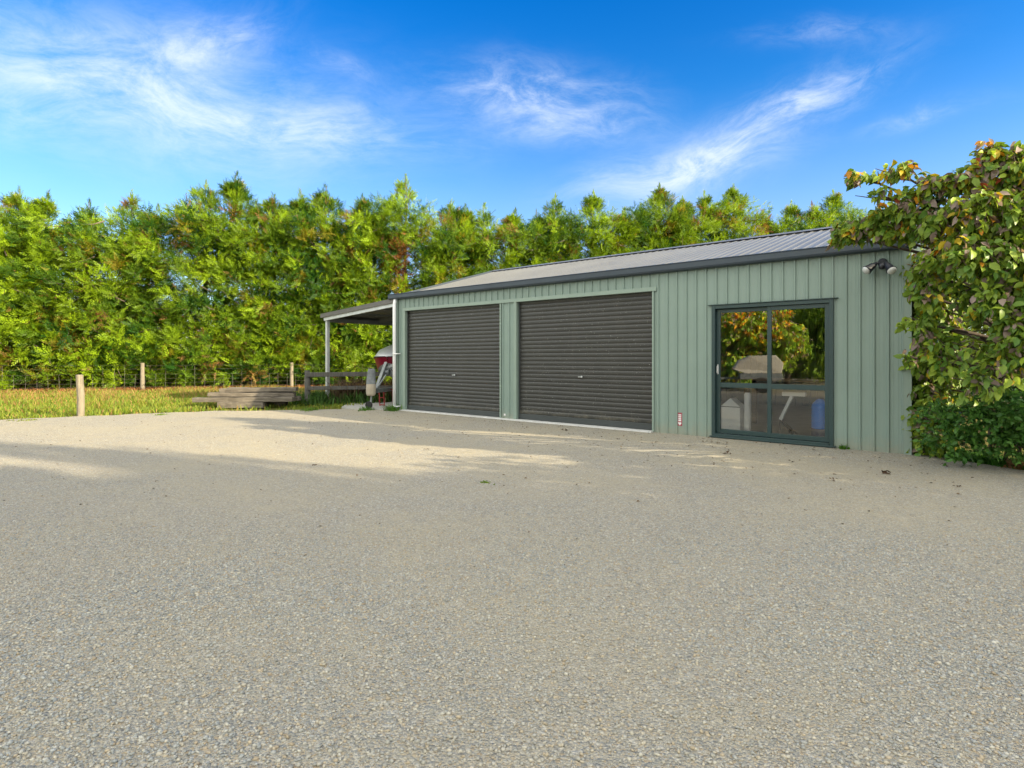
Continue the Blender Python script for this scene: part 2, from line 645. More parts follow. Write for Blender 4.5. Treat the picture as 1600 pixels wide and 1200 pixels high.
def rib_profile(a0, a1, pitch=.171, phase=.1, h=.022, wb=.020, wt=.011, beads=True):
    pts = []
    k0 = math.floor((a0 - phase) / pitch) - 1
    k = k0
    while phase + k * pitch < a1 + pitch:
        c = phase + k * pitch
        pts += [(c - wb, 0), (c - wt, h), (c + wt, h), (c + wb, 0)]
        if beads:
            for fr in (1 / 3, 2 / 3):
                d = c + pitch * fr
                pts += [(d - .010, 0), (d, .0025), (d + .010, 0)]
        k += 1
    res = [(a0, 0.0)] + [p for p in pts if a0 + .002 < p[0] < a1 - .002] + [(a1, 0.0)]
    return res


def ribbed(mb, x0, x1, p0, p1, nrm, **kw):
    """ribbed sheet between profile ends p0 and p1 given as (y, z); nrm is the outward (y, z) direction"""
    pr = rib_profile(x0, x1, **kw)
    k = len(mb.v)
    for (x, h) in pr:
        mb.v.append((x, p0[0] + nrm[0] * h, p0[1] + nrm[1] * h))
        mb.v.append((x, p1[0] + nrm[0] * h, p1[1] + nrm[1] * h))
    for i in range(len(pr) - 1):
        mb.f.append((k + 2 * i, k + 2 * i + 2, k + 2 * i + 3, k + 2 * i + 1))


EAVE = 2.86
RIDGE = 3.94
PITCH = math.atan2(RIDGE - EAVE, DEP / 2)
D1 = (.30, 3.438, .024, 2.482)
D2 = (3.903, 7.004, .024, 2.492)
SL = (8.07, 9.861, .02, 2.165)
mb = MB()
ribbed(mb, 0.0, .30, (0, -.01), (0, 2.52), (-1, 0))
ribbed(mb, 0.0, 7.06, (0, 2.52), (0, 2.80), (-1, 0))
ribbed(mb, 3.438, 3.903, (0, -.035), (0, 2.52), (-1, 0))
ribbed(mb, 7.004, 8.07, (0, -.01), (0, 2.52), (-1, 0))
ribbed(mb, 7.06, 8.07, (0, 2.52), (0, 2.80), (-1, 0))
ribbed(mb, 8.07, 9.861, (0, 2.165), (0, 2.80), (-1, 0))
ribbed(mb, 9.861, LEN, (0, -.01), (0, 2.80), (-1, 0))
for zc in (.22, 1.12, 1.9, 2.68):
    k_ = 0
    while .1 + k_ * .171 < LEN - .05:
        xx = .1 + k_ * .171
        k_ += 1
        if any(o[0] - .03 < xx < o[1] + .03 and zc < o[3] + .08 for o in (D1, D2, SL)) or k_ % 2:
            continue
        mb.box((xx - .006, -.0275, zc - .006), (xx + .006, -.0205, zc + .006))
mb.build('front_wall', M['green'], shed, recalc=False)


def end_wall(x, sgn, name):
    pr = rib_profile(0.0, DEP, phase=.1)
    mb = MB()
    for (y, h) in pr:
        zt = EAVE + (RIDGE - EAVE) * (1 - abs(y - DEP / 2) / (DEP / 2)) - .02
        mb.v.append((x + sgn * h, y, -.01))
        mb.v.append((x + sgn * h, y, zt))
    for i in range(len(pr) - 1):
        mb.f.append((2 * i, 2 * i + 2, 2 * i + 3, 2 * i + 1))
    return mb.build(name, M['green'], shed, recalc=False)


end_wall(0.0, -1, 'end_wall')
end_wall(LEN, 1, 'end_wall')
mb = MB()
ribbed(mb, 0, LEN, (DEP, -.01), (DEP, 2.83), (1, 0))
mb.build('back_wall', M['green'], shed, recalc=False)
# slab: shed floor
mb = MB().box((.02, .012, -.2), (LEN - .02, DEP - .012, .012))
mb.build('floor_slab', M['concrete'], shed)
# roof
mb = MB()
sn, cs = math.sin(PITCH), math.cos(PITCH)
ribbed(mb, -.06, LEN + .06, (-.07, EAVE - .02), (DEP / 2, RIDGE), (-sn, cs), pitch=.171, phase=.03, h=.013, wb=.03, wt=.014)
ribbed(mb, -.06, LEN + .06, (DEP / 2, RIDGE), (DEP + .07, EAVE - .02), (sn, cs), pitch=.171, phase=.03, h=.013, wb=.03, wt=.014)
mb.build('roof', M['roof'], shed, recalc=False)
mb = MB()
r2 = .17
mb.poly([(-.08, DEP / 2 - r2, RIDGE - r2 * .29 + .036), (LEN + .08, DEP / 2 - r2, RIDGE - r2 * .29 + .036), (LEN + .08, DEP / 2, RIDGE + .05), (-.08, DEP / 2, RIDGE + .05)])
mb.poly([(-.08, DEP / 2, RIDGE + .05), (LEN + .08, DEP / 2, RIDGE + .05), (LEN + .08, DEP / 2 + r2, RIDGE - r2 * .29 + .036), (-.08, DEP / 2 + r2, RIDGE - r2 * .29 + .036)])
mb.build('ridge_cap', M['roof'], shed, recalc=False)
for x in (-.075, LEN + .075):
    mb = MB()
    mb.bar((x, -.06, EAVE - .03), (x, DEP / 2, RIDGE - .01), .035, .13)
    mb.bar((x, DEP / 2, RIDGE - .01), (x, DEP + .06, EAVE - .03), .035, .13)
    mb.build('barge_flashing', M['gutter'], shed)
# gutter: rolled front lip, open top
gp = [(-.004, 2.925), (-.004, 2.785), (-.05, 2.782), (-.118, 2.80), (-.128, 2.825), (-.128, 2.90), (-.136, 2.918), (-.124, 2.926), (-.114, 2.916), (-.114, 2.83), (-.016, 2.815), (-.016, 2.925)]
mb = MB()
mb.loft([[(x, y, z) for y, z in gp] for x in (-.25, LEN + .10)])
gut = mb.build('gutter', M['gutter'], shed)
# corner flashings, jambs, door header
mb = MB()
mb.box((-.036, -.036, -.012), (.03, -.026, 2.79)); mb.box((-.036, -.026, -.012), (-.026, .06, 2.79))
mb.build('corner_flashing', M['green_trim'], shed)
mb = MB()
mb.box((LEN - .05, -.036, -.012), (LEN + .036, -.026, 2.79)); mb.box((LEN + .026, -.026, -.012), (LEN + .036, .06, 2.79))
mb.build('corner_flashing', M['green_trim'], shed)
for (x0, x1) in ((.225, .30), (3.438, 3.475), (3.83, 3.903), (7.004, 7.035)):
    mb = MB().box((x0, -.030, -.03), (x1, -.024, 2.49))
    inner = x1 if x0 in (.225, 3.83) else x0
    mb.box((inner - .003, -.024, .0), (inner + .003, .10, 2.49))
    mb.build('door_jamb', M['green_trim'], shed)
mb = MB().box((.225, -.036, 2.487), (7.085, -.028, 2.56)).box((.225, -.028, 2.487), (7.085, .10, 2.494))
mb.build('door_header', M['green_trim'], shed)
mb = MB().box((.0, -.030, -.04), (LEN, -.022, -.012))


def roller_door(d, lockx, lockz):
    x0, x1, z0, z1 = d
    zr = z0 + .11
    n = 28
    per = (z1 + .02 - zr) / n
    prof = []
    for i in range(n):
        for t in (0, .06, .14, .28, .45, .62, .78, .9, .96):
            prof.append((-.012 * math.sin(math.pi * min(1, max(0, (t - .03) / .94))) ** .38, zr + (i + t) * per))
    prof.append((0, zr + n * per))
    rng = np.random.default_rng(int(x0 * 10))
    mb = MB()
    nx = 40
    k = 0
    xs = np.linspace(x0, x1, nx)
    sag = np.cumsum(rng.normal(0, .0017, nx)); sag -= sag.mean()
    for j, x in enumerate(xs):
        for (y, z) in prof:
            mb.v.append((float(x), .075 + y + float(sag[j]), z))
    m = len(prof)
    for j in range(nx - 1):
        for i in range(m - 1):
            mb.f.append((j * m + i, (j + 1) * m + i, (j + 1) * m + i + 1, j * m + i + 1))
    dr = mb.build('roller_door', M['door'], shed, recalc=False, smooth=True)
    MB().box((x0 + .02, .045, z0 + .004), (x1 - .02, .085, zr + .004)).build('bottom_rail', M['door_rail'], dr, bevel=.006)
    for (ga, gb) in ((x0, x0 + .035), (x1 - .035, x1)):
        MB().box((ga, .04, z0), (gb, .058, z1)).build('guide_rail', M['door_rail'], dr)
    mb = MB().box((lockx - .05, .046, lockz - .018), (lockx + .05, .058, lockz + .018))
    mb.build('lock_plate', M['black'], dr, bevel=.004)
    mb = MB().lathe((lockx + .028, .046, lockz), [(.017, 0), (.02, -.012), (.012, -.02)], 12, 'y')
    mb.bar((lockx - .045, .03, lockz), (lockx + .03, .03, lockz), .014, .014)
    mb.build('lock_handle', M['galv'], dr)


roller_door(D1, 1.963, .914)
roller_door(D2, 5.458, .941)

# glass sliding door
x0, x1, z0, z1 = SL
fw = .055
mb = MB()
mb.box((x0, -.040, z0), (x0 + fw, .07, z1)); mb.box((x1 - fw, -.040, z0), (x1, .07, z1))
mb.box((x0 + fw, -.038, z1 - fw), (x1 - fw, .07, z1)); mb.box((x0 + fw, -.055, z0), (x1 - fw, .07, z0 + .05))
gd = mb.build('sliding_door', M['frame'], shed, bevel=.004)
MB().box((x0 - .03, -.062, z0 - .012), (x1 + .03, -.002, z0 + .012)).build('door_sill', M['frame'], gd, bevel=.004)
MB().box((x0 - .06, -.052, z1 + .004), (x1 + .06, -.002, z1 + .016)).build('head_flashing', M['frame'], gd)


def sash(sx0, sx1, y, name):
    mb = MB()
    a, b = z0 + .056, z1 - fw - .004
    w = .062
    mb.box((sx0, y, a), (sx0 + w, y + .032, b)); mb.box((sx1 - w, y, a), (sx1, y + .032, b))
    mb.box((sx0 + w, y + .001, a), (sx1 - w, y + .031, a + .07)); mb.box((sx0 + w, y + .001, b - w), (sx1 - w, y + .031, b))
    mb.box((sx0 + w, y + .001, .825), (sx1 - w, y + .031, .905))
    s_ = mb.build(name, M['frame'], gd, bevel=.003)
    for (za, zb) in ((a + .07, .825), (.905, b - w)):
        g = MB()
        g.poly([(sx0 + w, y + .016, za), (sx1 - w, y + .016, za), (sx1 - w, y + .016, zb), (sx0 + w, y + .016, zb)])
        g.build('glass_pane', M['glass'], gd, recalc=False)
    return s_


sash(x0 + fw + .002, 8.99, .036, 'sliding_sash')
sash(8.935, x1 - fw - .002, -.006, 'fixed_sash')
mb = MB()
mb.box((x0 + fw + .018, .012, 1.04), (x0 + fw + .040, .036, 1.20)).box((x0 + fw + .016, -.006, 1.06), (x0 + fw + .030, .012, 1.17))
mb.build('door_handle', M['galv'], gd, bevel=.004)

# downpipe with elbow and two clips
mb = MB()
mb.tube([(-.03, -.06, 2.79), (-.03, -.075, 2.72), (-.03, -.09, 2.66), (-.03, -.09, .02)], .046, 14)
dp = mb.build('downpipe', M['white'], shed, smooth=True)
for z in (1.42, .10):
    MB().box((-.03, -.146, z - .015), (.13, -.132, z + .015)).box((.085, -.132, z - .012), (.13, -.03, z + .012)).build('pipe_clip', M['white'], dp)

# warning sticker beside the second roller door, tiny maker's plate on the pier
mb = MB().box((7.466, -.0040, .145), (7.548, -.0028, .372))
stk = mb.build('warning_sticker', M['red'], shed)
mb = MB()
for zc in (.335, .302, .268, .238):
    mb.box((7.482, -.0058, zc - .012), (7.533, -.0044, zc + .010))
hp = [(0, -.034), (.014, -.016), (.029, .006), (.027, .020), (.014, .026), (0, .014), (-.014, .026), (-.027, .020), (-.029, .006), (-.014, -.016)]
mb.poly([(7.507 + a, -.005, .186 + b) for a, b in hp])
mb.build('sticker_print', M['stickerwhite'], stk)
mb = MB().box((3.525, -.0062, .075), (3.585, -.0045, .115))
mb.build('small_plate', M['stickerwhite'], shed)

# lean-to on the left end
LX = -3.24
LZ0, LZ1 = 2.56, 2.80
mb = MB()
for y in (.05, 3.8, DEP - .1):
    MB().box((LX - .045, y - .045, -.05), (LX + .045, y + .045, LZ0 - .10)).build('lean_to_post', M['galv'], shed, bevel=.005)
mb = MB()
slope = math.atan2(LZ1 - LZ0, -LX)
pr = rib_profile(-.06, DEP + .05, pitch=.2, phase=.05, h=.024, wb=.025, wt=.012, beads=False)
for (y, h) in pr:
    mb.v.append((LX - .12, y, LZ0 - .01 + h)); mb.v.append((-.01, y, LZ1 - .01 + h))
for i in range(len(pr) - 1):
    mb.f.append((2 * i, 2 * i + 1, 2 * i + 3, 2 * i + 2))
lr = mb.build('lean_to_roof', M['leanroof'], shed, recalc=False)
MB().bar((LX - .13, -.075, LZ0 - .03), (-.03, -.075, LZ1 - .03), .02, .115).build('barge_board', M['leanroof'], lr)
MB().box((LX - .20, -.06, LZ0 - .085), (LX - .10, DEP, LZ0 + .02)).build('lean_to_gutter', M['leanroof'], lr)
mb = MB()
mb.bar((LX - .045, -.02, LZ0 - .125), (-.03, -.02, LZ1 - .125), .05, .10)
mb.build('front_beam', M['galv'], shed)
for y in (1.9, 3.8, 5.7, DEP - .1):
    MB().bar((LX, y, LZ0 - .10), (-.03, y, LZ1 - .10), .05, .12).build('rafter', M['leanunder'], shed)
MB().bar((LX, .06, LZ0 - .15), (LX, DEP - .06, LZ0 - .15), .05, .12).build('side_beam', M['leanunder'], shed)
for x in (-2.2, -1.1):
    z = LZ1 - .05 + (LZ0 - LZ1) * x / LX
    MB().bar((x, .06, z - .03), (x, DEP - .06, z - .03), .045, .05).build('batten', M['leanunder'], shed)

# lean-to slab (lies on the ground beside the shed)
mb = MB()
pts = [(-1.55, -.62), (-.75, -.46), (.02, -.24), (.02, DEP), (-2.9, DEP), (-2.6, .3)]
rb = [W(a, b, -.1) for a, b in pts]
rt = [W(a, b, .022) for a, b in pts]
mb.loft([rb, rt])
tag(mb.build('concrete_slab', M['concrete']), kind='structure')
# apron strip under the roller doors
mb = MB()
pts = [(.2, -.13), (7.03, -.13), (7.03, .06), (.2, .06)]
mb.loft([[W(a, b, -.1) for a, b in pts], [W(a, b, .020) for a, b in pts]])
tag(mb.build('concrete_apron', M['apron']), kind='structure')

# twin floodlight
fl = empty('twin_floodlight', W(10.47, -.024, 2.62), SH_ANG)
tag(fl, 'black twin spotlight with two white lamps fixed high on the green wall', 'floodlight')
mb = MB()
mb.lathe((0, 0, 0), [(.062, 0), (.062, -.03), (.045, -.07), (.03, -.085)], 16, 'y')
mb.build('mounting_base', M['black'], fl, smooth=False)
mb = MB()
mb.lathe((.0, -.08, -.055), [(.012, -.045), (.034, -.035), (.042, -.005), (.036, .03), (.016, .045)], 14, 'z')
mb.build('motion_sensor', M['black'], fl, smooth=True)


def spot(p, d, ang):
    p = Vector(p); d = Vector(d).normalized()
    mb = MB()
    mb.tube([(0 if p.x > 0 else 0, -.05, .0), p - d * .09, p - d * .06], [.018, .02, .03], 10)
    mb.tube([p - d * .06, p - d * .03, p + d * .03, p + d * .075], [.032, .042, .052, .066], 16)
    h = mb.build('lamp_holder', M['black'], fl, smooth=False)
    mb = MB()
    mb.tube([p + d * .045, p + d * .085, p + d * .108, p + d * .12], [.052, .060, .044, .012], 16)
    mb.build('lamp_lens', M['lens'], fl, smooth=True)


spot((-.125, -.10, -.055), (-.62, -.45, -.55), 0)
spot((.085, -.11, -.075), (.42, -.45, -.65), 0)

# ------------------------------------------------------------------ things behind the glass
def at(x, y, z=0.012, rz=0.0):
    return W(x, y, z), SH_ANG + rz


p, a = at(8.33, .22)
cab = empty('white_cabinet', p, a)
tag(cab, 'white cabinet with a peaked top standing behind the left glass pane', 'cabinet')
mb = MB()
mb.loft([[(-.16, y, 0), (.16, y, 0), (.16, y, .50), (.0, y, .64), (-.16, y, .50)] for y in (-.13, .13)])
mb.build('cabinet_body', M['white'], cab, bevel=.006)
MB().box((-.163, -.137, .492), (.163, -.131, .503)).build('lid_edge', M['greycanvas'], cab)
p, a = at(8.56, .24)
o = tag(MB().tube([(0, 0, 0), (0, 0, .70), (0, 0, .73)], [.055, .055, .04], 16).build('white_pipe', M['white'], smooth=False), 'white upright pipe standing next to the peaked white cabinet', 'pipe')
o.location = p; o.rotation_euler.z = a
p, a = at(9.64, .20)
dr = empty('blue_drum', p, a)
tag(dr, 'bright blue ribbed plastic drum on a dark base behind the right glass pane', 'drum')
prof = [(.10, .22)]
for i in range(6):
    z = .24 + i * .055
    prof += [(.122, z), (.126, z + .02), (.122, z + .045)]
prof += [(.115, .60), (.06, .66), (.03, .68)]
MB().lathe((0, 0, 0), prof, 20).build('drum_body', M['blue'], dr, smooth=True)
MB().lathe((0, 0, 0), [(.128, 0), (.132, .03), (.130, .2), (.12, .235)], 20).build('drum_base', M['navy'], dr)
# arm stand
p, a = at(9.22, .30)
st = empty('work_stand', p, a)
tag(st, 'pale metal stand with a slanted white arm and flat top plate behind the glass', 'stand')
MB().bar((-.17, 0, .32), (.0, 0, .70), .07, .05).build('slanted_arm', M['white'], st, bevel=.005)
MB().box((-.14, -.05, .70), (.20, .05, .765)).build('top_plate', M['white'], st, bevel=.006)
mb = MB().tube([(-.17, 0, .33), (-.2, 0, .0)], .02, 8).tube([(-.17, 0, .33), (.12, .16, .0)], .018, 8).tube([(-.17, 0, .33), (.12, -.14, .0)], .018, 8)
mb.build('stand_leg', M['black'], st)
# hose
p, a = at(9.3, .32)
pts = []
for i in range(90):
    t = i / 89
    pts.append((-.42 + .75 * t + .05 * math.sin(t * 21), .09 * math.sin(t * 9.5) + .05 * math.cos(t * 23), .012 + .006 * math.sin(t * 40)))
o = tag(MB().tube(pts, .012, 8).build('garden_hose', M['pink'], smooth=True), 'crimson hose lying in loose coils on the floor inside the glass door', 'hose')
o.location = p; o.rotation_euler.z = a
# bench with tub and box
p, a = at(9.05, 2.3)
be = empty('work_bench', p, a)
tag(be, 'timber workbench deep inside the shed behind the glass door', 'bench')
MB().box((-1.2, -.3, .86), (1.2, .3, .91)).build('bench_top', M['bench'], be, bevel=.004)
for sx in (-1.1, 1.1):
    for sy in (-.24, .24):
        MB().box((sx - .04, sy - .04, 0), (sx + .04, sy + .04, .86)).build('leg', M['bench'], be)
p, a = at(9.6, 2.25, .922)
mb = MB().box((-.22, -.15, 0), (.22, .15, .13)).box((-.20, -.13, .13), (.20, .13, .155))
o = tag(mb.build('tool_box', M['blue'], bevel=.01), 'blue tool box on the workbench inside the shed', 'tool box')
o.location = p; o.rotation_euler.z = a

# ------------------------------------------------------------------ boat on its trailer under the lean-to
TRZ = -math.atan2(.2, .98)
TRO = (-3.50, 14.80, .022)


def TP(x, y, z=0.0):
    c_, s_ = math.cos(TRZ), math.sin(TRZ)
    return (TRO[0] + x * c_ - y * s_, TRO[1] + x * s_ + y * c_, z)


p, a = TRO, TRZ
tr = empty('boat_trailer', p, a)
tag(tr, 'galvanised boat trailer with jockey wheel and winch post parked under the lean-to', 'trailer')
mb = MB()
mb.bar((-.12, .0, .44), (-.02, 1.2, .44), .08, .10); mb.bar((-.02, 1.2, .44), (-.55, 5.6, .44), .08, .10); mb.bar((-.02, 1.2, .44), (.75, 5.6, .44), .08, .10)
for y in (1.9, 3.6, 5.4):
    f_ = (y - 1.2) / 4.4
    mb.bar((-.02 - .53 * f_, y, .44), (-.02 + .77 * f_, y, .44), .07, .08)
mb.build('trailer_frame', M['trailer'], tr)
mb = MB().tube([(-.06, .02, .52), (-.07, .01, .15)], .022, 10).tube([(-.10, .0, .13), (-.07, .01, .26)], .016, 8)
jw = mb.build('jockey_stem', M['trailer'], tr)
mb = MB().lathe((-.125, 0, .098), [(.05, -.035), (.088, -.028), (.098, 0), (.088, .028), (.05, .035)], 20, 'y')
# wheel turned along the drawbar
mb.build('jockey_wheel', M['rubber'], tr, smooth=False)
mb = MB().bar((-.03, .25, .5), (.02, .75, 1.16), .10, .08, (1, 0, 0)).bar((.02, .72, 1.0), (.26, .66, 1.10), .07, .07).bar((.03, .10, .50), (.18, .38, .86), .03, .03)
mb.build('winch_post', M['trailer'], tr, bevel=.006)
mb = MB().lathe((.10, .62, .92), [(.05, -.06), (.085, -.06), (.085, -.05), (.045, -.05), (.045, .05), (.085, .05), (.085, .06), (.05, .06)], 16, 'x')
mb.build('winch_drum', M['greycanvas'], tr)
for sx in (-.78, .98):
    mb = MB().lathe((sx, 4.3, .30), [(.15, -.08), (.28, -.085), (.30, -.05), (.30, .05), (.28, .085), (.15, .08)], 22, 'x')
    w_ = mb.build('trailer_wheel', M['rubber'], tr)
    MB().lathe((sx, 4.3, .30), [(.02, -.06), (.15, -.05), (.16, .05), (.02, .06)], 18, 'x').build('rim', M['trailer'], w_)
# canvas bag hung on the drawbar
p2, a2 = TP(-.06, -.02), TRZ
bag = empty('canvas_bag', p2, a2)
tag(bag, 'beige and grey bag hanging over the trailer drawbar above the jockey wheel', 'bag')
mb = MB()
rr = lambda w, d, z, dx=0: [(dx + w * math.cos(t) , d * math.sin(t), z) for t in np.linspace(0, 2 * math.pi, 14, endpoint=False)]
mb.loft([rr(.10, .07, .36), rr(.125, .09, .40), rr(.13, .10, .52), rr(.12, .09, .66)])
mb.build('bag_body', M['beige'], bag, smooth=False)
mb = MB()
mb.loft([rr(.125, .092, .655), rr(.115, .085, .80, .005), rr(.10, .07, .98, .015), rr(.085, .06, 1.04, .02)])
mb.build('bag_flap', M['greycanvas'], bag, smooth=False)

p, a = TP(-.16, 1.45), TRZ
bo = empty('motor_boat', p, a)
tag(bo, 'small motor boat with white top, dark red sides and grey bottom under the lean-to', 'boat')


def hull_ring(t):
    """t 0 bow .. 1 stern: half section given as chine heights"""
    y = 4.6 * t
    w = .98 * min(1, (t * 4.2) ** .55) + .01
    keel = .52 + .50 * max(0, 1 - t * 3.2) ** 1.6
    sheer = 1.36 - .14 * t
    return y, w, keel, sheer


TS = [0, .02, .05, .09, .14, .2, .3, .45, .6, .8, 1.0]


def hull_strip(fa, fb, out, mat, name):
    mb = MB()
    for sg in (-1, 1):
        k = len(mb.v)
        for t in TS:
            y, w, ke, sh = hull_ring(t)
            for f_ in (fa, fb):
                z = ke + (sh - ke) * f_
                ww = w * (.06 + .80 * min(1, f_ / .4) + .14 * max(0, (f_ - .4) / .6)) + out
                yy = y - .30 * f_ * max(0, 1 - t * 4)
                mb.v.append((sg * ww, yy, z))
        for i in range(len(TS) - 1):
            mb.f.append((k + 2 * i, k + 2 * i + 2, k + 2 * i + 3, k + 2 * i + 1))
    return mb.build(name, mat, bo, smooth=True)


hull_strip(0.0, .42, 0, M['hull_grey'], 'hull_bottom')
hull_strip(.42, .96, 0, M['maroon'], 'hull_side')
hull_strip(.93, 1.0, .02, M['black'], 'rub_rail')
mb = MB()
rings = []
for t in TS:
    y, w, ke, sh = hull_ring(t)
    y -= .30 * max(0, 1 - t * 4)
    hgt = .06 + .34 * min(1, t / .22)
    rings.append([(-w, y, sh - .01), (-w * .82, y + .05, sh + hgt * .6), (-w * .45, y + .1, sh + hgt), (w * .45, y + .1, sh + hgt), (w * .82, y + .05, sh + hgt * .6), (w, y, sh - .01)])
mb.loft(rings)
mb.build('boat_cover', M['hull_white'], bo, smooth=True)

# red steel ladder frame under the bow
p, a = (-3.46, 15.75, .022), TRZ
rf = tag(empty('red_steel_frame', p, a), 'red steel ladder-like frame leaning under the boat bow', 'frame')
for (xa, lean) in ((-.10, -.08), (.03, -.08), (.28, -.07), (.41, -.07)):
    MB().bar((xa, 0, .0), (xa + lean, .12, .44), .026, .026).build('upright', M['red_steel'], rf)
for (xa, xb) in ((-.10, .03), (.28, .41)):
    for z in (.03, .22, .40):
        f_ = z / .44
        MB().bar((xa - .08 * f_, .12 * f_, z), (xb - .08 * f_, .12 * f_, z), .024, .024).build('cross_bar', M['red_steel'], rf)
MB().bar((-.18, .12, .44), (.36, .12, .44), .026, .026).build('cross_bar', M['red_steel'], rf)

# pale covered trailer across the yard, seen mirrored in the glass door
ct = empty('covered_trailer', (-8.5, 1.2, 0), R(118))
tag(ct, 'small trailer under a pale canvas cover, mirrored in the glass door', 'trailer')
mb = MB()
mb.loft([[(-.80, y * .92, .72), (.55, y * .92, .72), (.98, y * .5, .86), (.74, y * .55, 1.20), (.30, y * .8, 1.42), (-.62, y * .8, 1.42), (-.84, y * .85, 1.10)] for y in (-.62, .62)])
mb.build('canvas_cover', paint('pale_canvas', (.62, .58, .50), .85, .1, 5, bump=.4, bscale=14), ct, bevel=.05)
MB().box((-.82, -.6, .50), (.70, .6, .715)).build('trailer_tray', M['trailer'], ct, bevel=.01)
MB().bar((.70, 0, .52), (1.7, 0, .48), .08, .08).build('drawbar', M['trailer'], ct)
MB().tube([(1.62, 0, .46), (1.62, 0, .0)], .025, 8).build('jockey_stem', M['trailer'], ct)
for sy in (-.70, .70):
    w_ = MB().lathe((-.1, sy, .29), [(.14, -.08), (.27, -.085), (.29, -.05), (.29, .05), (.27, .085), (.14, .08)], 20, 'y').build('wheel', M['rubber'], ct)
    MB().lathe((-.1, sy, .29), [(.02, -.06), (.14, -.05), (.15, .05), (.02, .06)], 16, 'y').build('rim', M['trailer'], w_)

# ------------------------------------------------------------------ old sleepers in a stack
STK_Z = 0.0


def sleeper(cx, cy, z, ln, w, h, rz, tilt, label):
    rng = random.Random(int(cx * 991 + z * 777 + ln * 31))
    mb = MB()
    n = 12
    rings = []
    for i in range(n + 1):
        t = -ln / 2 + ln * i / n
        j = lambda s: rng.uniform(-s, s)
        rings.append([(t + (j(.012) if i in (0, n) else 0), -w / 2 + j(.006), 0 + j(.004)), (t, w / 2 + j(.006), 0 + j(.004)), (t, w / 2 + j(.008), h + j(.006)), (t + (j(.012) if i in (0, n) else 0), -w / 2 + j(.008), h + j(.006))])
    mb.loft(rings)
    o = mb.build('timber_sleeper', M['sleeper'], bevel=.008)
    o.location = (cx, cy, z)
    o.rotation_euler = (0, tilt, rz)
    return tag(o, label, 'timber', 'old timbers stacked on the grass by the lean-to')


sleeper(-7.12, 15.42, .0, 1.18, .24, .15, R(3), 0, 'short dark timber at the very bottom front of the stack')
sleeper(-6.95, 15.98, .0, 1.6, .22, .14, R(2), 0, 'dark bearer timber at the bottom back of the stack')
sleeper(-7.08, 15.50, .155, 2.60, .24, .115, R(1.5), R(-.3), 'longest front timber of the stack, sticking out to the left')
sleeper(-6.9, 15.84, .155, 2.3, .2, .12, R(4.5), R(-.2), 'second layer timber hidden behind the longest one in the stack')
sleeper(-6.92, 15.60, .285, 2.22, .22, .105, R(4), R(.5), 'third layer front timber with a knot hole near its right end')
sleeper(-6.95, 15.90, .285, 2.1, .2, .11, R(1), R(0), 'third layer back timber of the stack, mostly covered')
sleeper(-6.78, 15.70, .412, 2.02, .22, .10, R(2), R(-.8), 'topmost weathered timber of the stack by the lean-to')
sleeper(-6.85, 15.96, .405, 1.7, .18, .10, R(5), R(.6), 'thin timber at the back of the top layer of the stack')

# ------------------------------------------------------------------ fences
def post(name, loc, r, h, mat, lab, cat, grp=None, lean=0.0, parent=None):
    mb = MB()
    mb.tube([(0, 0, -.1), (0.0, 0, h * .5), (lean, 0, h - .01), (lean, 0, h)], [r * 1.05, r, r * .97, r * .88], 14)
    o = mb.build(name, mat, parent)
    o.location = loc
    if lab:
        tag(o, lab, cat, grp)
    return o


post('fence_post', (-9.78, 13.28, 0), .073, .93, M['fencewood'], 'lone round pale timber post at the gravel edge on the left', 'post', lean=-.03)

# rail fence behind the lean-to
rfence = empty('rail_fence', (-5.80, 16.62, 0))
tag(rfence, 'old grey post and rail timber fence running behind the lean-to', 'fence')
mb = MB().tube([(0, 0, -.1), (0, 0, .5), (-.01, 0, .96)], [.085, .08, .075], 12)
mb.build('post', M['greywood'], rfence)
mb = MB().tube([(2.4, .75, -.1), (2.4, .75, .5), (2.4, .75, .95)], [.085, .08, .075], 12)
mb.build('post', M['greywood'], rfence)
mb = MB().bar((-.02, -.1, .84), (4.8, 1.3, .86), .05, .13)
mb.build('rail', M['greywood'], rfence, bevel=.01)
mb = MB().bar((-.02, -.1, .46), (4.8, 1.3, .44), .045, .11)
mb.build('rail', M['greywood'], rfence, bevel=.01)

# netting fence along the foot of the hedge
wf = empty('wire_fence', (0, 0, 0))
tag(wf, 'thin wire netting fence with timber posts along the foot of the hedge', 'fence')
HS = .385
fy = lambda x: 29.1 + HS * x
mb = MB()
for z in (.16, .32, .48, .66, .86, 1.02):
    pts = [(x, fy(x), z + .015 * math.sin(x * 2.1 + z * 9)) for x in np.arange(-27, -2, .8)]
    mb.tube(pts, .0045, 4, False)
mb.build('line_wire', M['wire'], wf)
mb = MB()
rw = random.Random(5)
x = -26.9
while x < -2.2:
    h_ = 1.0 if rw.random() < .3 else .66
    mb.tube([(x, fy(x), .03), (x + rw.uniform(-.03, .03), fy(x), h_)], .004, 4, False)
    x += .33
mb.build('stay_wire', M['wire'], wf)
for px in (-20.5, -14.75, -9.55, -4.6):
    post('post', (px, fy(px) - .05, 0), .075, 1.12, M['fencewood'], None, None, parent=wf)


# ------------------------------------------------------------------ vegetation generators (numpy)
def norm(a):
    return a / np.maximum(np.linalg.norm(a, axis=-1, keepdims=True), 1e-9)


def frames(axis, rng):
    ref = rng.normal(size=axis.shape)
    side = norm(np.cross(axis, ref))
    up = np.cross(side, axis)
    return axis, side, up


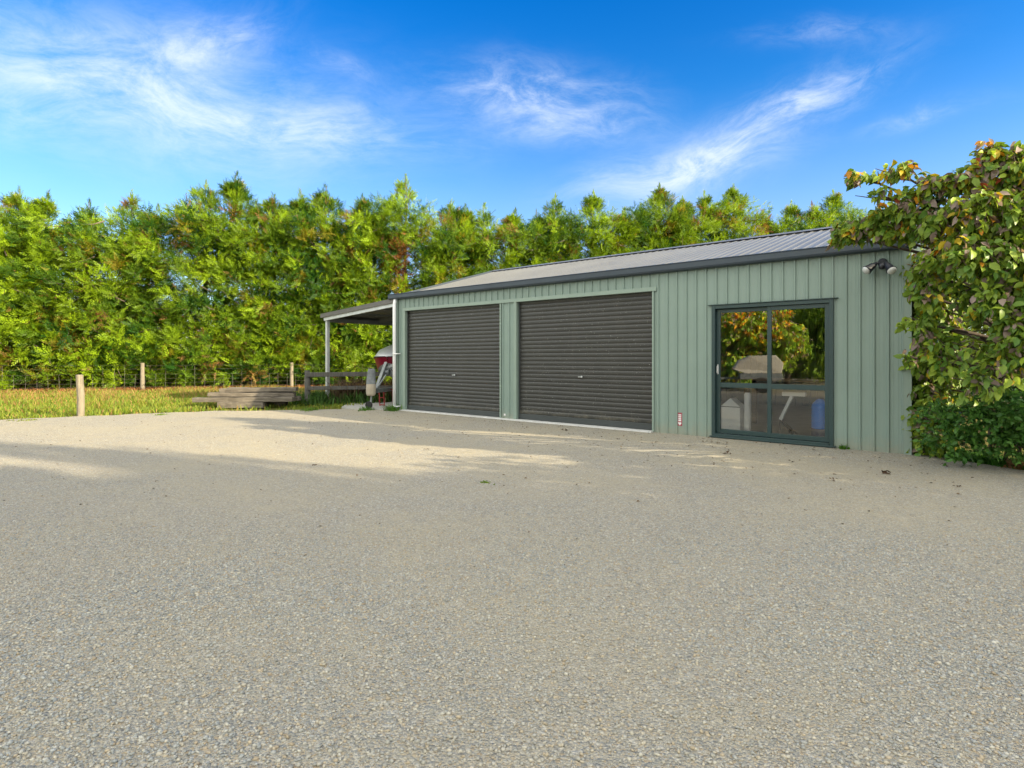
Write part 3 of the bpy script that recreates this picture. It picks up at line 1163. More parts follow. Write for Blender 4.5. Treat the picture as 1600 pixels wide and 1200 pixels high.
def conifer_template():
    V, F = [], []
    K = 8
    for i in range(K):
        t = .06 + .80 * i / (K - 1)
        sgn = 1 if i % 2 else -1
        ang = R(34 - 8 * t) * sgn
        l = .30 * (1 - t * .6) + .07
        w = .046
        if i == K - 1:
            ang, l, w = 0, .22, .035
        dx, dy = math.cos(ang), math.sin(ang)
        zz = .10 * math.sin(i * 2.4)
        b = len(V)
        V += [(t, 0, 0), (t + dx * l * .55 - dy * w, dy * l * .55 + dx * w, zz * l), (t + dx * l, dy * l, zz * l * 2.0), (t + dx * l * .55 + dy * w, dy * l * .55 - dx * w, zz * l + .02)]
        F.append((b, b + 1, b + 2, b + 3))
    return np.array(V), np.array(F)


CT_V, CT_F = conifer_template()


def instance(TV, TF, pos, axis, side, up, scale, cols, jitter=None):
    n = len(pos)
    sc_ = scale[:, None, None]
    V = pos[:, None, :] + sc_ * (TV[None, :, 0:1] * axis[:, None, :] + TV[None, :, 1:2] * side[:, None, :] + TV[None, :, 2:3] * up[:, None, :])
    k = len(TV)
    F = TF[None, :, :] + (np.arange(n) * k)[:, None, None]
    C = np.repeat(cols[:, None, :], k, axis=1)
    return V.reshape(-1, 3), F.reshape(-1, TF.shape[1]), C.reshape(-1, 3)


SUNLIT = np.array([.105, .165, .012])


def conifer_cols(rng, n_b, n_s, tint):
    """one colour per spray; boughs share a tint"""
    u = rng.random(n_b)
    a = np.array([.014, .075, .010])      # deep green
    b = np.array([.29, .425, .014])      # yellow green
    c = a[None] + (b - a)[None] * np.clip(u[:, None] * 1.25 - .15 + tint, 0, 1)
    q = rng.random(n_b)
    dead = q < .022
    c[dead] = np.array([.26, .115, .045])
    gold = (q > .945)
    c[gold] = np.array([.27, .215, .02])
    c = np.repeat(c[:, None, :], n_s, axis=1).reshape(-1, 3)
    mixin = rng.random((len(c), 1)) * .35
    c = c * (1 - mixin) + (a + (b - a) * rng.random((len(c), 1))) * mixin
    c *= rng.uniform(.65, 1.3, (len(c), 1))
    rnd = rng.random(len(c)) < .012
    c[rnd] = np.array([.25, .15, .05])
    return c


def conifer(name, x, y, leaders, seed, label, group, rmax=1.9, zmin=.25, tint=0.0, boughs=240, dead_zone=None, parent_z=0.0):
    rng = np.random.default_rng(seed)
    root = empty(name, (x, y, parent_z))
    tag(root, label, 'tree', group)
    Vs, Cs, Pos, Ax, Scl = [], [], [], [], []
    tk = MB()
    nsp = 42
    H0 = leaders[0][2]
    for li, (dx, dy, H) in enumerate(leaders):
        main = li == 0
        base = np.array([0, 0, 0.0]) if main else np.array([dx * .2, dy * .2, H0 * .35])
        pts = []
        for i in range(8):
            t = i / 7
            pts.append((base[0] + (dx - base[0]) * t ** .8 + .06 * math.sin(i * 2 + seed), base[1] + (dy - base[1]) * t ** .8, base[2] - (.15 if main else 0) + (H - base[2]) * t))
        tk.tube(pts, [(.17 if main else .08) * (1 - .93 * i / 7) for i in range(8)], 8)
        zlo = zmin if main else H * .52
        nb = int(boughs * (1.0 if main else .5) * (H - zlo) / 8.5)
        tt = rng.random(nb)
        z = zlo + (H - .62 - zlo) * tt ** .92
        if main and zmin < 1:
            low = rng.random(nb) < .20
            z[low] = rng.uniform(.15, 1.4, low.sum())
        fz = z / H
        dtop = H - z
        env = np.where(dtop > 2.4, .90 + .10 * np.sin(fz * 9), np.where(dtop > 1.1, .24 + .66 * ((dtop - 1.1) / 1.3) ** .9, .24 * np.clip(dtop / 1.1, 0, 1)))
        R0 = rmax * (1 if main else .75)
        L = (R0 * env * rng.uniform(.70, 1.12, nb) + .16)
        # thin the upper middle so that sky shows through
        az = np.where(rng.random(nb) < .70, rng.normal(-math.pi / 2, .95, nb), rng.random(nb) * 2 * math.pi)
        upa = np.radians(rng.uniform(12, 42, nb)) + np.clip(fz - .70, 0, 1) * 1.6
        upa = np.minimum(upa, R(80))
        d = np.stack([np.cos(az) * np.cos(upa), np.sin(az) * np.cos(upa), np.sin(upa)], 1)
        fill = np.zeros(nb, bool)
        if main:
            fill = rng.random(nb) < .52
            nf = int(fill.sum())
            z[fill] = max(zmin, .2) + (H - 1.9 - max(zmin, .2)) * rng.random(nf)
            fz = z / H
            L[fill] = rng.uniform(.55, 1.25, nf)
            az = np.where(fill, rng.normal(-math.pi / 2 - .35, .75, nb), az)
            upa = np.where(fill, np.radians(rng.uniform(-28, 45, nb)), upa)
            d = np.stack([np.cos(az) * np.cos(upa), np.sin(az) * np.cos(upa), np.sin(upa)], 1)
        ft = (z - base[2]) / (H - base[2])
        ft = np.clip(ft, 0, 1)
        ax_xy = np.stack([base[0] + (dx - base[0]) * ft ** .8, base[1] + (dy - base[1]) * ft ** .8], 1)
        org = np.concatenate([ax_xy, (z - L * np.sin(upa) * .75)[:, None]], 1)
        if main:
            org[fill, 0] = rng.uniform(-2.0, 2.0, nf)
            org[fill, 1] = org[fill, 0] * HS - rng.uniform(-.2, 1.7, nf)
        org[:, 2] = np.maximum(org[:, 2], .1)
        keep = fill | ~((fz > .50) & (fz < .78) & (rng.random(nb) < .25))
        org, d, L, fz = org[keep], d[keep], L[keep], fz[keep]
        nb = len(org)
        # wood of the boughs, drooping tips catching light
        for i in range(0, nb, 2):
            o = org[i]; e = o + d[i] * L[i] * .9
            mid = (o + e) / 2 + np.array([0, 0, -.06])
            tk.tube([o, mid, e], [.028, .017, .006], 4, False)
        s = rng.uniform(.30, 1.0, (nb, nsp)) ** .75
        lat = rng.normal(0, 1, (nb, nsp, 3)) * (.19 * (1.15 - .75 * s) + .035)[..., None] * np.minimum(1, L / 1.2)[:, None, None]
        pos = org[:, None, :] + d[:, None, :] * (L[:, None] * s)[..., None] + lat
        wind = np.array([-.14, -.12, .06])
        ax = norm(d[:, None, :] * .70 + rng.normal(0, .50, (nb, nsp, 3)) + lat * 1.6 + wind)
        scl = rng.uniform(.21, .50, (nb, nsp)) * np.clip(.62 + (1 - fz) * 1.5, .5, 1)[:, None]
        Pos.append(pos.reshape(-1, 3)); Ax.append(ax.reshape(-1, 3)); Scl.append(scl.ravel())
        c = conifer_cols(rng, nb, nsp, tint)
        Cs.append(c)
        # the leader's own spire of short upright sprays
        m = 110
        t = rng.random(m) ** 1.15
        zz = H - 1.25 * (1 - t)
        a2 = rng.random(m) * 2 * math.pi
        rr_ = .50 * (1 - t)
        ftt = np.clip((zz - base[2]) / (H - base[2]), 0, 1)
        pos = np.stack([base[0] + (dx - base[0]) * ftt ** .8 + np.cos(a2) * rr_ * .4, base[1] + (dy - base[1]) * ftt ** .8 + np.sin(a2) * rr_ * .4, zz - .10], 1)
        hz_ = .12 + .75 * (1 - t)
        ax = norm(np.stack([np.cos(a2) * hz_, np.sin(a2) * hz_, np.full(m, .8)], 1) + rng.normal(0, .14, (m, 3)))
        Pos.append(pos); Ax.append(ax); Scl.append(rng.uniform(.10, .20, m) + .22 * (1 - t))
        Cs.append(conifer_cols(rng, 1, m, .1 + tint))
    pos = np.concatenate(Pos); ax = np.concatenate(Ax); scl = np.concatenate(Scl); cs = np.concatenate(Cs)
    if dead_zone is not None:
        dz = np.array(dead_zone[:3])
        q = np.linalg.norm((pos - dz) / np.array(dead_zone[3:6]), axis=1) < 1 + rng.normal(0, .2, len(pos))
        cs[q] = np.array([.30, .125, .045]) * rng.uniform(.6, 1.3, (q.sum(), 1))
    ok = pos[:, 2] > .12
    pos, ax, scl, cs = pos[ok], ax[ok], scl[ok], cs[ok]
    a_, s_, u_ = frames(ax, rng)
    # sprays lie flat-ish: bias their faces to the sky and outwards
    V, F, C = instance(CT_V, CT_F, pos, a_, s_, u_, scl, cs)
    V[:, 2] = np.maximum(V[:, 2], .02)
    np_mesh('crown', V, F, M['conifer'], root, C)
    tk.build('trunk', M['bark'], root, recalc=False, smooth=True)
    return root


def hedge_xy(px):
    u = (px - 800) / 915
    Z = 31.4 / (1 - HS * u)
    return u * Z, Z


HEDGE = [
    (-190, 300, [], 'conifer just outside the left end of the hedge'),
    (-85, 296, [], 'conifer at the left edge of the hedge, cut by the picture edge'),
    (30, 290, [(76, 296)], 'broad leftmost conifer of the hedge with two blunt tips'),
    (140, 310, [], 'thin gappy conifer with orange-brown sprays, second from the left in the hedge'),
    (206, 295, [(248, 318)], 'bushy conifer with a rounded slanting top above the lone post'),
    (322, 280, [(371, 266)], 'tallest twin-tipped conifer in the left half of the hedge'),
    (428, 299, [(400, 310)], 'conifer with several small soft tips behind the timber stack'),
    (508, 286, [(468, 294)], 'conifer with a slim pointed tip above the lean-to post'),
    (566, 302, [(594, 322)], 'loose-topped conifer rising above the lean-to roof'),
    (634, 270, [], 'conifer with one tall narrow spire and a big dead orange patch'),
    (706, 309, [(728, 317)], 'conifer with two thin close tips over the left gable end'),
    (757, 316, [(806, 325)], 'golden rounded conifer just right of two thin tips'),
    (868, 302, [(838, 327)], 'conifer with a small cone tip over the second roller door'),
    (927, 296, [(976, 322)], 'full green conifer left of the pair of tall spires above the roof'),
    (1030, 285, [(1000, 318)], 'tall spired conifer above the middle of the shed roof'),
    (1066, 305, [], 'slender small conifer squeezed between two taller spires'),
    (1146, 286, [(1100, 297)], 'wide twin-spired conifer with its taller tip at right above the roof'),
    (1236, 313, [(1192, 331)], 'low sparse conifer with a red-brown spray near the ridge'),
    (1302, 295, [(1268, 314)], 'bright green conifer peeping over the roof beside the autumn tree'),
    (1400, 305, [], 'hedge conifer hidden behind the near end of the autumn tree'),
    (1495, 300, [], 'hedge conifer glimpsed through gaps in the autumn tree'),
    (1600, 300, [], 'hedge conifer at the right edge behind the autumn tree'),
]
HG = 'conifers in the tall hedge behind the shed'
for i, (px, py, extra, lab) in enumerate(HEDGE):
    x, y = hedge_xy(px)
    lead = [(0, 0, 1.3 + (560 - py) / 915 * y)]
    for (ex, ey) in extra:
        xx, yy = hedge_xy(ex)
        lead.append((xx - x, yy - y, 1.3 + (560 - ey) / 915 * yy))
    dz = None
    if px == 634:
        dz = (.1, -1.0, 5.9, .75, 1.6, 1.15)
    hid = 800 < px < 1420
    conifer('conifer_tree', x, y, lead, 100 + i, lab, HG, rmax=2.35, zmin=2.2 if hid else .25, tint=(-.14, .06, .18, -.04, .10, -.10, .14)[i % 7], boughs=150 if px > 1350 else 310, dead_zone=dz)


# ---------------------------------------- broad-leaved plants
def leaf_template(fold=.06, wid=.30):
    V = np.array([(0, 0, 0), (.28, wid * .95, fold), (.64, wid * .80, fold * .7), (1, 0, -.16), (.64, -wid * .80, fold * .7), (.28, -wid * .95, fold), (.3, 0, 0), (.66, 0, -.04)])
    F = np.array([(0, 6, 1), (6, 7, 2), (6, 2, 1), (7, 3, 2), (0, 5, 6), (6, 5, 4), (6, 4, 7), (7, 4, 3)])
    return V, F


def blob_leaves(rng, blobs, per_m3, droop, size, pal, shell=.55, wid=.30, flat=.0, name_up=None):
    """leaves scattered through ellipsoid clumps; blobs: (x,y,z,rx,ry,rz,[density])"""
    TV, TF = leaf_template(wid=wid)
    P, A = [], []
    D = []
    for b in blobs:
        dens = b[6] if len(b) > 6 else 1.0
        vol = 4.19 * b[3] * b[4] * b[5]
        n = max(8, int(per_m3 * vol ** .85 * dens))
        # twigs inside the clump, leaves strung along them
        nt = max(3, n // 9)
        d = norm(rng.normal(size=(nt, 3)))
        rad = rng.uniform(shell, 1.0, nt)[:, None]
        tip = d * rad
        tw = norm(d + rng.normal(0, .5, (nt, 3)) + np.array([0, 0, -.25]))
        k = 9
        s = np.linspace(-.34, .0, k)[None, :, None]
        c = np.array(b[:3]); r = np.array(b[3:6])
        pos = c + (tip[:, None, :] + s * tw[:, None, :] * 1.0) * r + rng.normal(0, .025, (nt, k, 3))
        out = norm(tw[:, None, :] * .55 + rng.normal(0, .55, (nt, k, 3)) + np.array([0, 0, -droop]))
        P.append(pos.reshape(-1, 3)); A.append(out.reshape(-1, 3))
        D.append(np.repeat(rng.random(nt), k))
    P = np.concatenate(P); A = np.concatenate(A); D = np.concatenate(D)
    n = len(P)
    # leaf face turned towards the sky and light
    want = norm(np.array([.25, -.55, .8])[None] + rng.normal(0, .55, (n, 3)))
    side = norm(np.cross(want, A))
    up = np.cross(A, side)
    cols = pal(rng, P, D)
    scl = rng.uniform(size[0], size[1], n)
    V, F, C = instance(TV, TF, P, A, side, up, scl, cols)
    return V, F, C


def autumn_pal(rng, P, D):
    n = len(P)
    g1 = np.array([.07, .15, .025]); g2 = np.array([.20, .27, .03])
    pu = np.array([.20, .15, .13]); orr = np.array([.52, .23, .02]); yl = np.array([.50, .38, .03]); rd = np.array([.32, .07, .03])
    q = np.clip(D * .65 + rng.random(n) * .35, 0, 1)
    c = g1 + (g2 - g1) * rng.random((n, 1))
    hi = np.clip((P[:, 2] - 1.6) / 2.0, 0, 1)
    q = q + (hi - .45) * .18
    c = np.where((q > .60)[:, None], pu * rng.uniform(.7, 1.3, (n, 1)), c)
    c = np.where((q > .72)[:, None], g2 * 1.3 * rng.uniform(.8, 1.2, (n, 1)), c)
    c = np.where((q > .83)[:, None], yl * rng.uniform(.6, 1.1, (n, 1)), c)
    c = np.where((q > .91)[:, None], orr * rng.uniform(.7, 1.1, (n, 1)), c)
    c = np.where((q > 1.0)[:, None], rd, c)
    return c


def shrub_pal(rng, P, D):
    n = len(P)
    a = np.array([.035, .115, .024]); b = np.array([.12, .26, .045])
    q = np.clip(D * .6 + rng.random(n) * .4, 0, 1)[:, None]
    return a + (b - a) * q


def px3(px, py, Z):
    return ((px - 800) / 915 * Z, Z, 1.3 + (560 - py) / 915 * Z)


def plant(name, base, blobs, seed, label, cat, per, droop, size, pal, limbs=True, wid=.3, group=None, mat='leaf', shell=.5, trunk_r=.06, stems=1):
    rng = np.random.default_rng(seed)
    root = empty(name, base)
    tag(root, label, cat, group)
    bl = [(b[0] - base[0], b[1] - base[1], b[2] - base[2]) + tuple(b[3:]) for b in blobs]
    V, F, C = blob_leaves(rng, bl, per, droop, size, pal, shell=shell, wid=wid)
    V[:, 2] = np.maximum(V[:, 2], .01)
    np_mesh('crown', V, F, M[mat], root, C)
    tk = MB()
    top = max(b[2] for b in bl)
    rr_ = random.Random(seed)
    for st_ in range(stems):
        ox, oy = (rr_.uniform(-.35, .35), rr_.uniform(-.3, .3)) if stems > 1 else (0, 0)
        tk.tube([(ox, oy, -.1), (ox + .03, oy, top * .3), (ox * .6 - .02, oy * .7, top * .55)], [trunk_r * 1.15, trunk_r, trunk_r * .7], 9)
    for b in bl:
        h0 = min(top * .5, max(.1, b[2] * .55))
        s0 = Vector((rr_.uniform(-.05, .05), rr_.uniform(-.05, .05), h0))
        e = Vector(b[:3])
        m_ = (s0 + e) / 2 + Vector((0, 0, .12 * (e - s0).length))
        tk.tube([s0, m_, e], [trunk_r * .5, trunk_r * .3, trunk_r * .12], 6)
        for q in range(5):
            dd = Vector((rr_.uniform(-1, 1), rr_.uniform(-1, 1), rr_.uniform(-.6, .8)))
            tk.tube([e * .8 + m_ * .2, e + Vector((dd.x * b[3], dd.y * b[4], dd.z * b[5])) * .85], [trunk_r * .14, .004], 4, False)
    tk.build('trunk', M['dark_bark'], root, recalc=False, smooth=True)
    return root


# autumn tree over the shed's near corner
AB = []


def ab(px, py, Z, r, rz=None, d=1.0):
    x, y, z = px3(px, py, Z)
    s = Z / 915
    AB.append((x, y, z, r * s, r * s * .9, (rz or r) * s, d))


ab(1548, 240, 6.3, 26, 20)
ab(1590, 245, 6.2, 34, 18)
ab(1545, 262, 6.3, 34, 34)
ab(1590, 275, 6.2, 46, 38)
ab(1500, 282, 6.4, 36, 22)
ab(1462, 288, 6.5, 32, 18)
ab(1400, 268, 6.7, 36, 10)
ab(1345, 275, 6.9, 30, 7, .7)
ab(1372, 303, 6.8, 34, 6, .45)
ab(1430, 318, 6.7, 40, 26)
ab(1390, 340, 7.0, 46, 20)
ab(1340, 358, 7.3, 38, 16)
ab(1322, 368, 7.4, 26, 11)
ab(1400, 362, 7.0, 42, 14)
ab(1470, 350, 6.5, 46, 36)
ab(1530, 330, 6.2, 50, 44)
ab(1600, 340, 6.1, 60, 60)
ab(1470, 405, 6.4, 34, 30)
ab(1520, 400, 6.1, 48, 44)
ab(1590, 420, 6.0, 58, 60)
ab(1455, 452, 6.5, 28, 34, .8)
ab(1500, 465, 6.3, 28, 26, .4)
ab(1550, 480, 6.0, 42, 46, .45)
ab(1605, 520, 5.9, 50, 60)
ab(1440, 505, 6.6, 20, 30, .7)
ab(1465, 540, 6.5, 34, 24, .9)
ab(1520, 545, 6.2, 30, 30, .4)
ab(1570, 570, 6.0, 36, 36, .5)
ab(1530, 600, 6.1, 32, 26, .5)
ab(1650, 430, 6.0, 80, 120)
ab(1700, 300, 6.3, 70, 80)
ab(1480, 570, 6.4, 26, 22, .7)
ab(1422, 455, 6.9, 12, 12, .8)
ab(1414, 500, 7.0, 10, 9, .6)
ab(1424, 560, 6.9, 12, 12, .8)
ab(1436, 420, 6.8, 16, 16, .8)
ab(1735, 150, 6.4, 60, 60, .8)
ab(1770, 90, 6.5, 60, 60, .7)
ab(1810, 190, 6.5, 70, 70, .8)
for (yy_, zz_, d_) in ((.05, .25, .9), (.02, .62, .9), (.02, 1.35, .9), (.02, 2.5, .8), (.15, 2.0, .9), (.2, .9, .8), (.5, .55, .8), (1.0, 1.1, .7), (.25, 2.4, .9), (.9, 2.3, .9), (.3, 1.75, .8), (1.0, 1.6, .8), (1.8, 2.2, .8), (2.0, 1.5, .7), (.35, 1.15, .5), (2.9, 1.9, .8)):
    q_ = W(11.0, yy_, zz_)
    AB.append((q_[0], q_[1], q_[2], .30, .34, .36, d_))
plant('autumn_tree', (6.35, 6.9, 0), AB, 41, 'autumn tree with drooping green, purple and orange leaves hanging over the near roof corner', 'tree', 4700, .85, (.058, .128), lambda r_, P, D: autumn_pal(r_, P, D) * 1.25, trunk_r=.075)

SB = []


def sb(px, py, Z, r, rz=None, d=1.0):
    x, y, z = px3(px, py, Z)
    s = Z / 915
    SB.append((x, y, max(z, .12), r * s, r * s * .9, (rz or r) * s, d))


sb(1470, 650, 7.0, 30, 30)
sb(1515, 655, 6.8, 44, 42)
sb(1570, 650, 6.6, 50, 44)
sb(1610, 640, 6.4, 50, 50)
sb(1545, 615, 6.7, 34, 24, .7)
sb(1450, 690, 7.3, 24, 20)
sb(1500, 695, 7.0, 42, 28)
sb(1555, 695, 6.8, 40, 24)
sb(1600, 690, 6.6, 46, 34)
sb(1440, 655, 7.35, 18, 14, .6)
sb(1660, 660, 6.4, 70, 60)
plant('evergreen_shrub', (6.0, 7.35, 0), SB, 42, 'dark green glossy low shrub at the foot of the autumn tree by the shed corner', 'shrub', 3200, .05, (.045, .085), shrub_pal, wid=.27, stems=5, trunk_r=.02)

# further planting to the right, outside the picture, that shades the yard
OB = [(9.4, 3.7, 2.5, 1.1, 1.0, 1.2), (9.6, 2.3, 2.9, 1.2, 1.1, 1.2), (9.3, 4.6, 1.3, 1.2, 1.0, 1.1), (10.6, 3.0, 1.6, 1.2, 1.2, 1.2), (8.6, 3.6, 1.2, .9, .9, 1.0), (9.4, 2.2, 1.2, 1.1, 1.1, 1.1), (10.4, 1.4, 2.4, 1.2, 1.0, 1.3)]
plant('autumn_tree', (9.6, 3.9, 0), OB, 43, 'second autumn tree farther right along the bed, outside the picture', 'tree', 330, .5, (.10, .18), autumn_pal, trunk_r=.09)

GB = []
rq = random.Random(19)
for i in range(22):
    GB.append((12.6 + rq.uniform(-2.6, 3.2), 14.2 + rq.uniform(-1.2, 1.6), rq.uniform(.3, 2.6), .9, .9, .75))
for q_ in ((10.6, 13.4, 1.0), (10.9, 13.6, 2.0), (11.6, 13.3, 1.4), (12.4, 13.4, 2.3), (10.2, 13.8, 2.7), (11.4, 13.9, 2.9)):
    GB.append(q_ + (.8, .8, .7))
plant('green_bush', (12.6, 14.2, 0), GB, 44, 'sunlit yellow green bushes glimpsed through the gaps of the autumn tree', 'bush', 330, .3, (.08, .15), lambda r_, P, D: np.array([.20, .26, .03]) * r_.uniform(.5, 1.25, (len(P), 1)), trunk_r=.05)

# shorter conifers filling in behind the hedge
hx = -27.0
rb2 = random.Random(77)
conif = [o for o in COL.objects if o.name.startswith('conifer_tree')]
while hx < 16:
    srct = conif[rb2.choice((2, 3, 4, 6, 7, 8))]
    r = srct.copy()
    COL.objects.link(r)
    r.location = (hx, 34.2 + HS * hx, 0)
    r.rotation_euler = (0, 0, rb2.uniform(-.3, .3))
    k_ = rb2.uniform(.48, .60)
    r.scale = (.95, .95, k_)
    r['label'] = 'shorter conifer standing behind the tall hedge, glimpsed only through its gaps'
    r['group'] = 'shorter conifers behind the hedge'
    for ch in [o for o in COL.objects if o.parent == srct]:
        c = ch.copy()
        COL.objects.link(c)
        c.parent = r
    hx += rb2.uniform(2.5, 3.2)

# tall conifers to the right behind the photographer (their shade covers the yard)
SHG = 'tall conifers behind the photographer'
src = [o for o in COL.objects if o.name.startswith('conifer_tree')]


def copy_tree(root, loc, rz, s, label, group):
    r = root.copy()
    COL.objects.link(r)
    r.location = loc
    r.rotation_euler = (0, 0, rz)
    r.scale = (s, s, s * .98)
    r['label'] = label
    r['group'] = group
    for ch in [o for o in COL.objects if o.parent == root]:
        c = ch.copy()
        COL.objects.link(c)
        c.parent = r
    return r


words = ['nearest', 'second', 'third', 'fourth', 'fifth', 'sixth', 'seventh']
for i, (x, y) in enumerate([(13.9, -3.6), (13.5, -4.4), (13.1, -5.2), (12.7, -6.0), (16.2, -4.6), (15.8, -5.7), (15.4, -6.9)]):
    copy_tree(src[2 + i % 4], (x, y, 0), R(90 + 25 * i), (1.0, 1.0, 1.02, .95, 1.12, 1.1, 1.1)[i], words[i] + ' tall conifer in the row behind the photographer, seen only by its shade', SHG)

copy_tree(src[5], (14.3, -1.75, 0), R(200), .38, 'slim conifer added out of view ahead of the row to cast a shadow finger', SHG).scale = (.28, .28, 1.02)  # added unseen blocker, squeezed thin to lay a shadow finger on the gravel

# what the glass door mirrors: bushes with sunlit brightness in their leaf colours, and dark conifers
MBB = []
rq = random.Random(9)
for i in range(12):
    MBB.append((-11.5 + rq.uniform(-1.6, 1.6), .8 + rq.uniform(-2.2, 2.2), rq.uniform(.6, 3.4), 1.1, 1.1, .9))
plant('autumn_bush', (-11.5, .8, 0), MBB, 51, 'sunlit orange and green bush mirrored in the left glass pane', 'bush', 300, .5, (.14, .24), lambda r_, P, D: autumn_pal(r_, P, D + .15) * 3.0, trunk_r=.1)  # palette raised: sunlit brightness is put into the leaf colour
MBB = []
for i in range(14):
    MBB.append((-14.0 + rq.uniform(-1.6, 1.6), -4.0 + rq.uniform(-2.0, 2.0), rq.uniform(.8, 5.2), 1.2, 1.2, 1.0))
plant('green_bush', (-14, -4.0, 0), MBB, 52, 'tall bush in sunlit-looking greens mirrored in the right glass pane', 'bush', 240, .4, (.14, .24), lambda r_, P, D: shrub_pal(r_, P, D) * np.array([4.2, 2.6, 1.2]), trunk_r=.12)  # greens lifted in the palette so the bush looks lit in the pane
for i, (x, y) in enumerate([(-16.5, -1.5), (-18.5, 2.2), (-17.5, -6.5), (-15.5, -9.5), (-20.5, 5.8)]):
    copy_tree(src[3 + i % 3], (x, y, 0), R(40 * i), .8, words[i] + ' conifer of the far row across the yard, left of the photographer', 'conifers across the yard')

# ------------------------------------------------------------------ grass and litter
def in_poly_above(x, y):
    """True where (x, y) lies beyond the gravel edge"""
    ex = np.array([p[0] for p in GRASS_EDGE]); ey = np.array([p[1] for p in GRASS_EDGE])
    return y > np.interp(x, ex, ey)


def blades(name, pts, h, cols, mat, rng, wid=.012, lean=.35):
    n = len(pts)
    a = rng.random(n) * 2 * math.pi
    w = wid * rng.uniform(.6, 1.5, n)
    dx, dy = np.cos(a), np.sin(a)
    b = np.stack([pts[:, 0], pts[:, 1], pts[:, 2]], 1)
    s = np.stack([dx * w, dy * w, np.zeros(n)], 1)
    l = rng.normal(0, lean, (n, 2)) * h[:, None]
    mid = b + np.stack([l[:, 0] * .4, l[:, 1] * .4, h * .6], 1)
    tip = b + np.stack([l[:, 0], l[:, 1], h * .97], 1)
    V = np.stack([b - s, b + s, mid + s * .7, mid - s * .7, tip], 1).reshape(-1, 3)
    k = np.arange(n) * 5
    F = np.concatenate([np.stack([k, k + 1, k + 2], 1), np.stack([k, k + 2, k + 3], 1), np.stack([k + 3, k + 2, k + 4], 1)])
    C = np.repeat(cols, 5, axis=0)
    return np_mesh(name, V, F, M[mat], None, C)


def grass_cols(rng, n, pts, dry):
    g = np.array([.11, .20, .02]); y = np.array([.27, .29, .04]); d = np.array([.36, .22, .09])
    q = rng.random((n, 1))
    c = g + (y - g) * q
    isd = rng.random(n) < dry
    c[isd] = d * rng.uniform(.7, 1.2, (isd.sum(), 1))
    return c


rng = np.random.default_rng(77)
N_ = 150000
gx = rng.uniform(-26, -1.0, N_)
gy = 6 + rng.random(N_) ** 1.25 * 24
jit = rng.normal(0, .16, N_) + .16 * np.sin(gx * 3.7) * np.sin(gx * 1.3 + 1)
ok = in_poly_above(gx, gy + jit) & (gy < fy(gx) + 2.0)
# keep clear of the shed footprint and slab
lx = (gx - SH_O[0]) * ux + (gy - SH_O[1]) * uy
ly = -(gx - SH_O[0]) * uy + (gy - SH_O[1]) * ux
ok &= ~((lx > -1.75) & (ly > -.75))
ok &= ~((lx > -2.7) & (ly > .2) & (lx < 0))
ok &= ~((np.abs(gx + 7.0) < 1.1) & (gy > 14.9) & (gy < 15.6) & (rng.random(N_) < .8))
gx, gy = gx[ok], gy[ok]
far = np.clip((gy - np.interp(gx, [p[0] for p in GRASS_EDGE], [p[1] for p in GRASS_EDGE])) / 9.0, 0, 1)
pts = np.stack([gx, gy, np.full(len(gx), -.035)], 1)
patch = np.sin(gx * 1.7 + 1.3) * np.sin(gy * 1.3) * .5 + .5
hh = rng.uniform(.06, .17, len(gx)) * (.65 + .9 * patch) * (1 + .35 * far)
hh *= .85 * np.clip(.35 + far * 14, .3, 1)
cols = grass_cols(rng, len(gx), pts, 0.0)
dr_ = rng.random(len(gx)) < (.05 + .42 * far ** 1.5 + .08 * (patch > .8))
cols[dr_] = np.array([.36, .23, .085]) * rng.uniform(.7, 1.2, (dr_.sum(), 1))
o = blades('grass_verge', pts, hh, cols, 'grass', rng, .013)
tag(o, 'rough yellow green grass between the gravel and the hedge', 'grass', kind='stuff')

# low dead growth and brown litter along the hedge foot
n = 16000
gx = rng.uniform(-27, 2, n)
gy = fy(gx) + rng.normal(.5, .7, n)
ok = rng.random(n) < 1
pts = np.stack([gx, gy, np.full(n, -.03)], 1)
cols = np.array([.30, .135, .055]) * rng.uniform(.5, 1.3, (n, 1))
o = blades('dry_litter', pts, rng.uniform(.04, .22, n), cols, 'litter', rng, .02, .9)
tag(o, 'red brown dry litter and dead stalks along the hedge foot', 'litter', kind='stuff')

# rank growth under the rail fence
n = 9000
t = rng.random(n)
gx = -6.0 + 5.4 * t + rng.normal(0, .3, n)
gy = 16.9 + 1.7 * t + rng.normal(.3, .5, n)
lx = (gx - SH_O[0]) * ux + (gy - SH_O[1]) * uy
ly = -(gx - SH_O[0]) * uy + (gy - SH_O[1]) * ux
ok = (lx < -2.0)
pts = np.stack([gx, gy, np.full(n, -.03)], 1)[ok]
cols = np.array([.05, .11, .02]) * rng.uniform(.5, 1.5, (len(pts), 1))
o = blades('weed_patch', pts, rng.uniform(.1, .45, len(pts)), cols, 'grass', rng, .02, .5)
tag(o, 'rank dark green weeds under the rail fence behind the lean-to', 'weeds', kind='stuff')

# bare brown brush under the rail
n = 2600
t = rng.random(n)
gx = -5.2 + 2.4 * t + rng.normal(0, .1, n)
gy = 17.1 + .8 * t + rng.normal(.2, .25, n)
pts = np.stack([gx, gy, np.full(n, -.03)], 1)
o = blades('dry_brush', pts, rng.uniform(.3, .85, n), np.array([.13, .085, .055]) * rng.uniform(.5, 1.4, (n, 1)), 'litter', rng, .010, .5)
tag(o, 'bare brown brush growing against the rail fence', 'brush', kind='stuff')


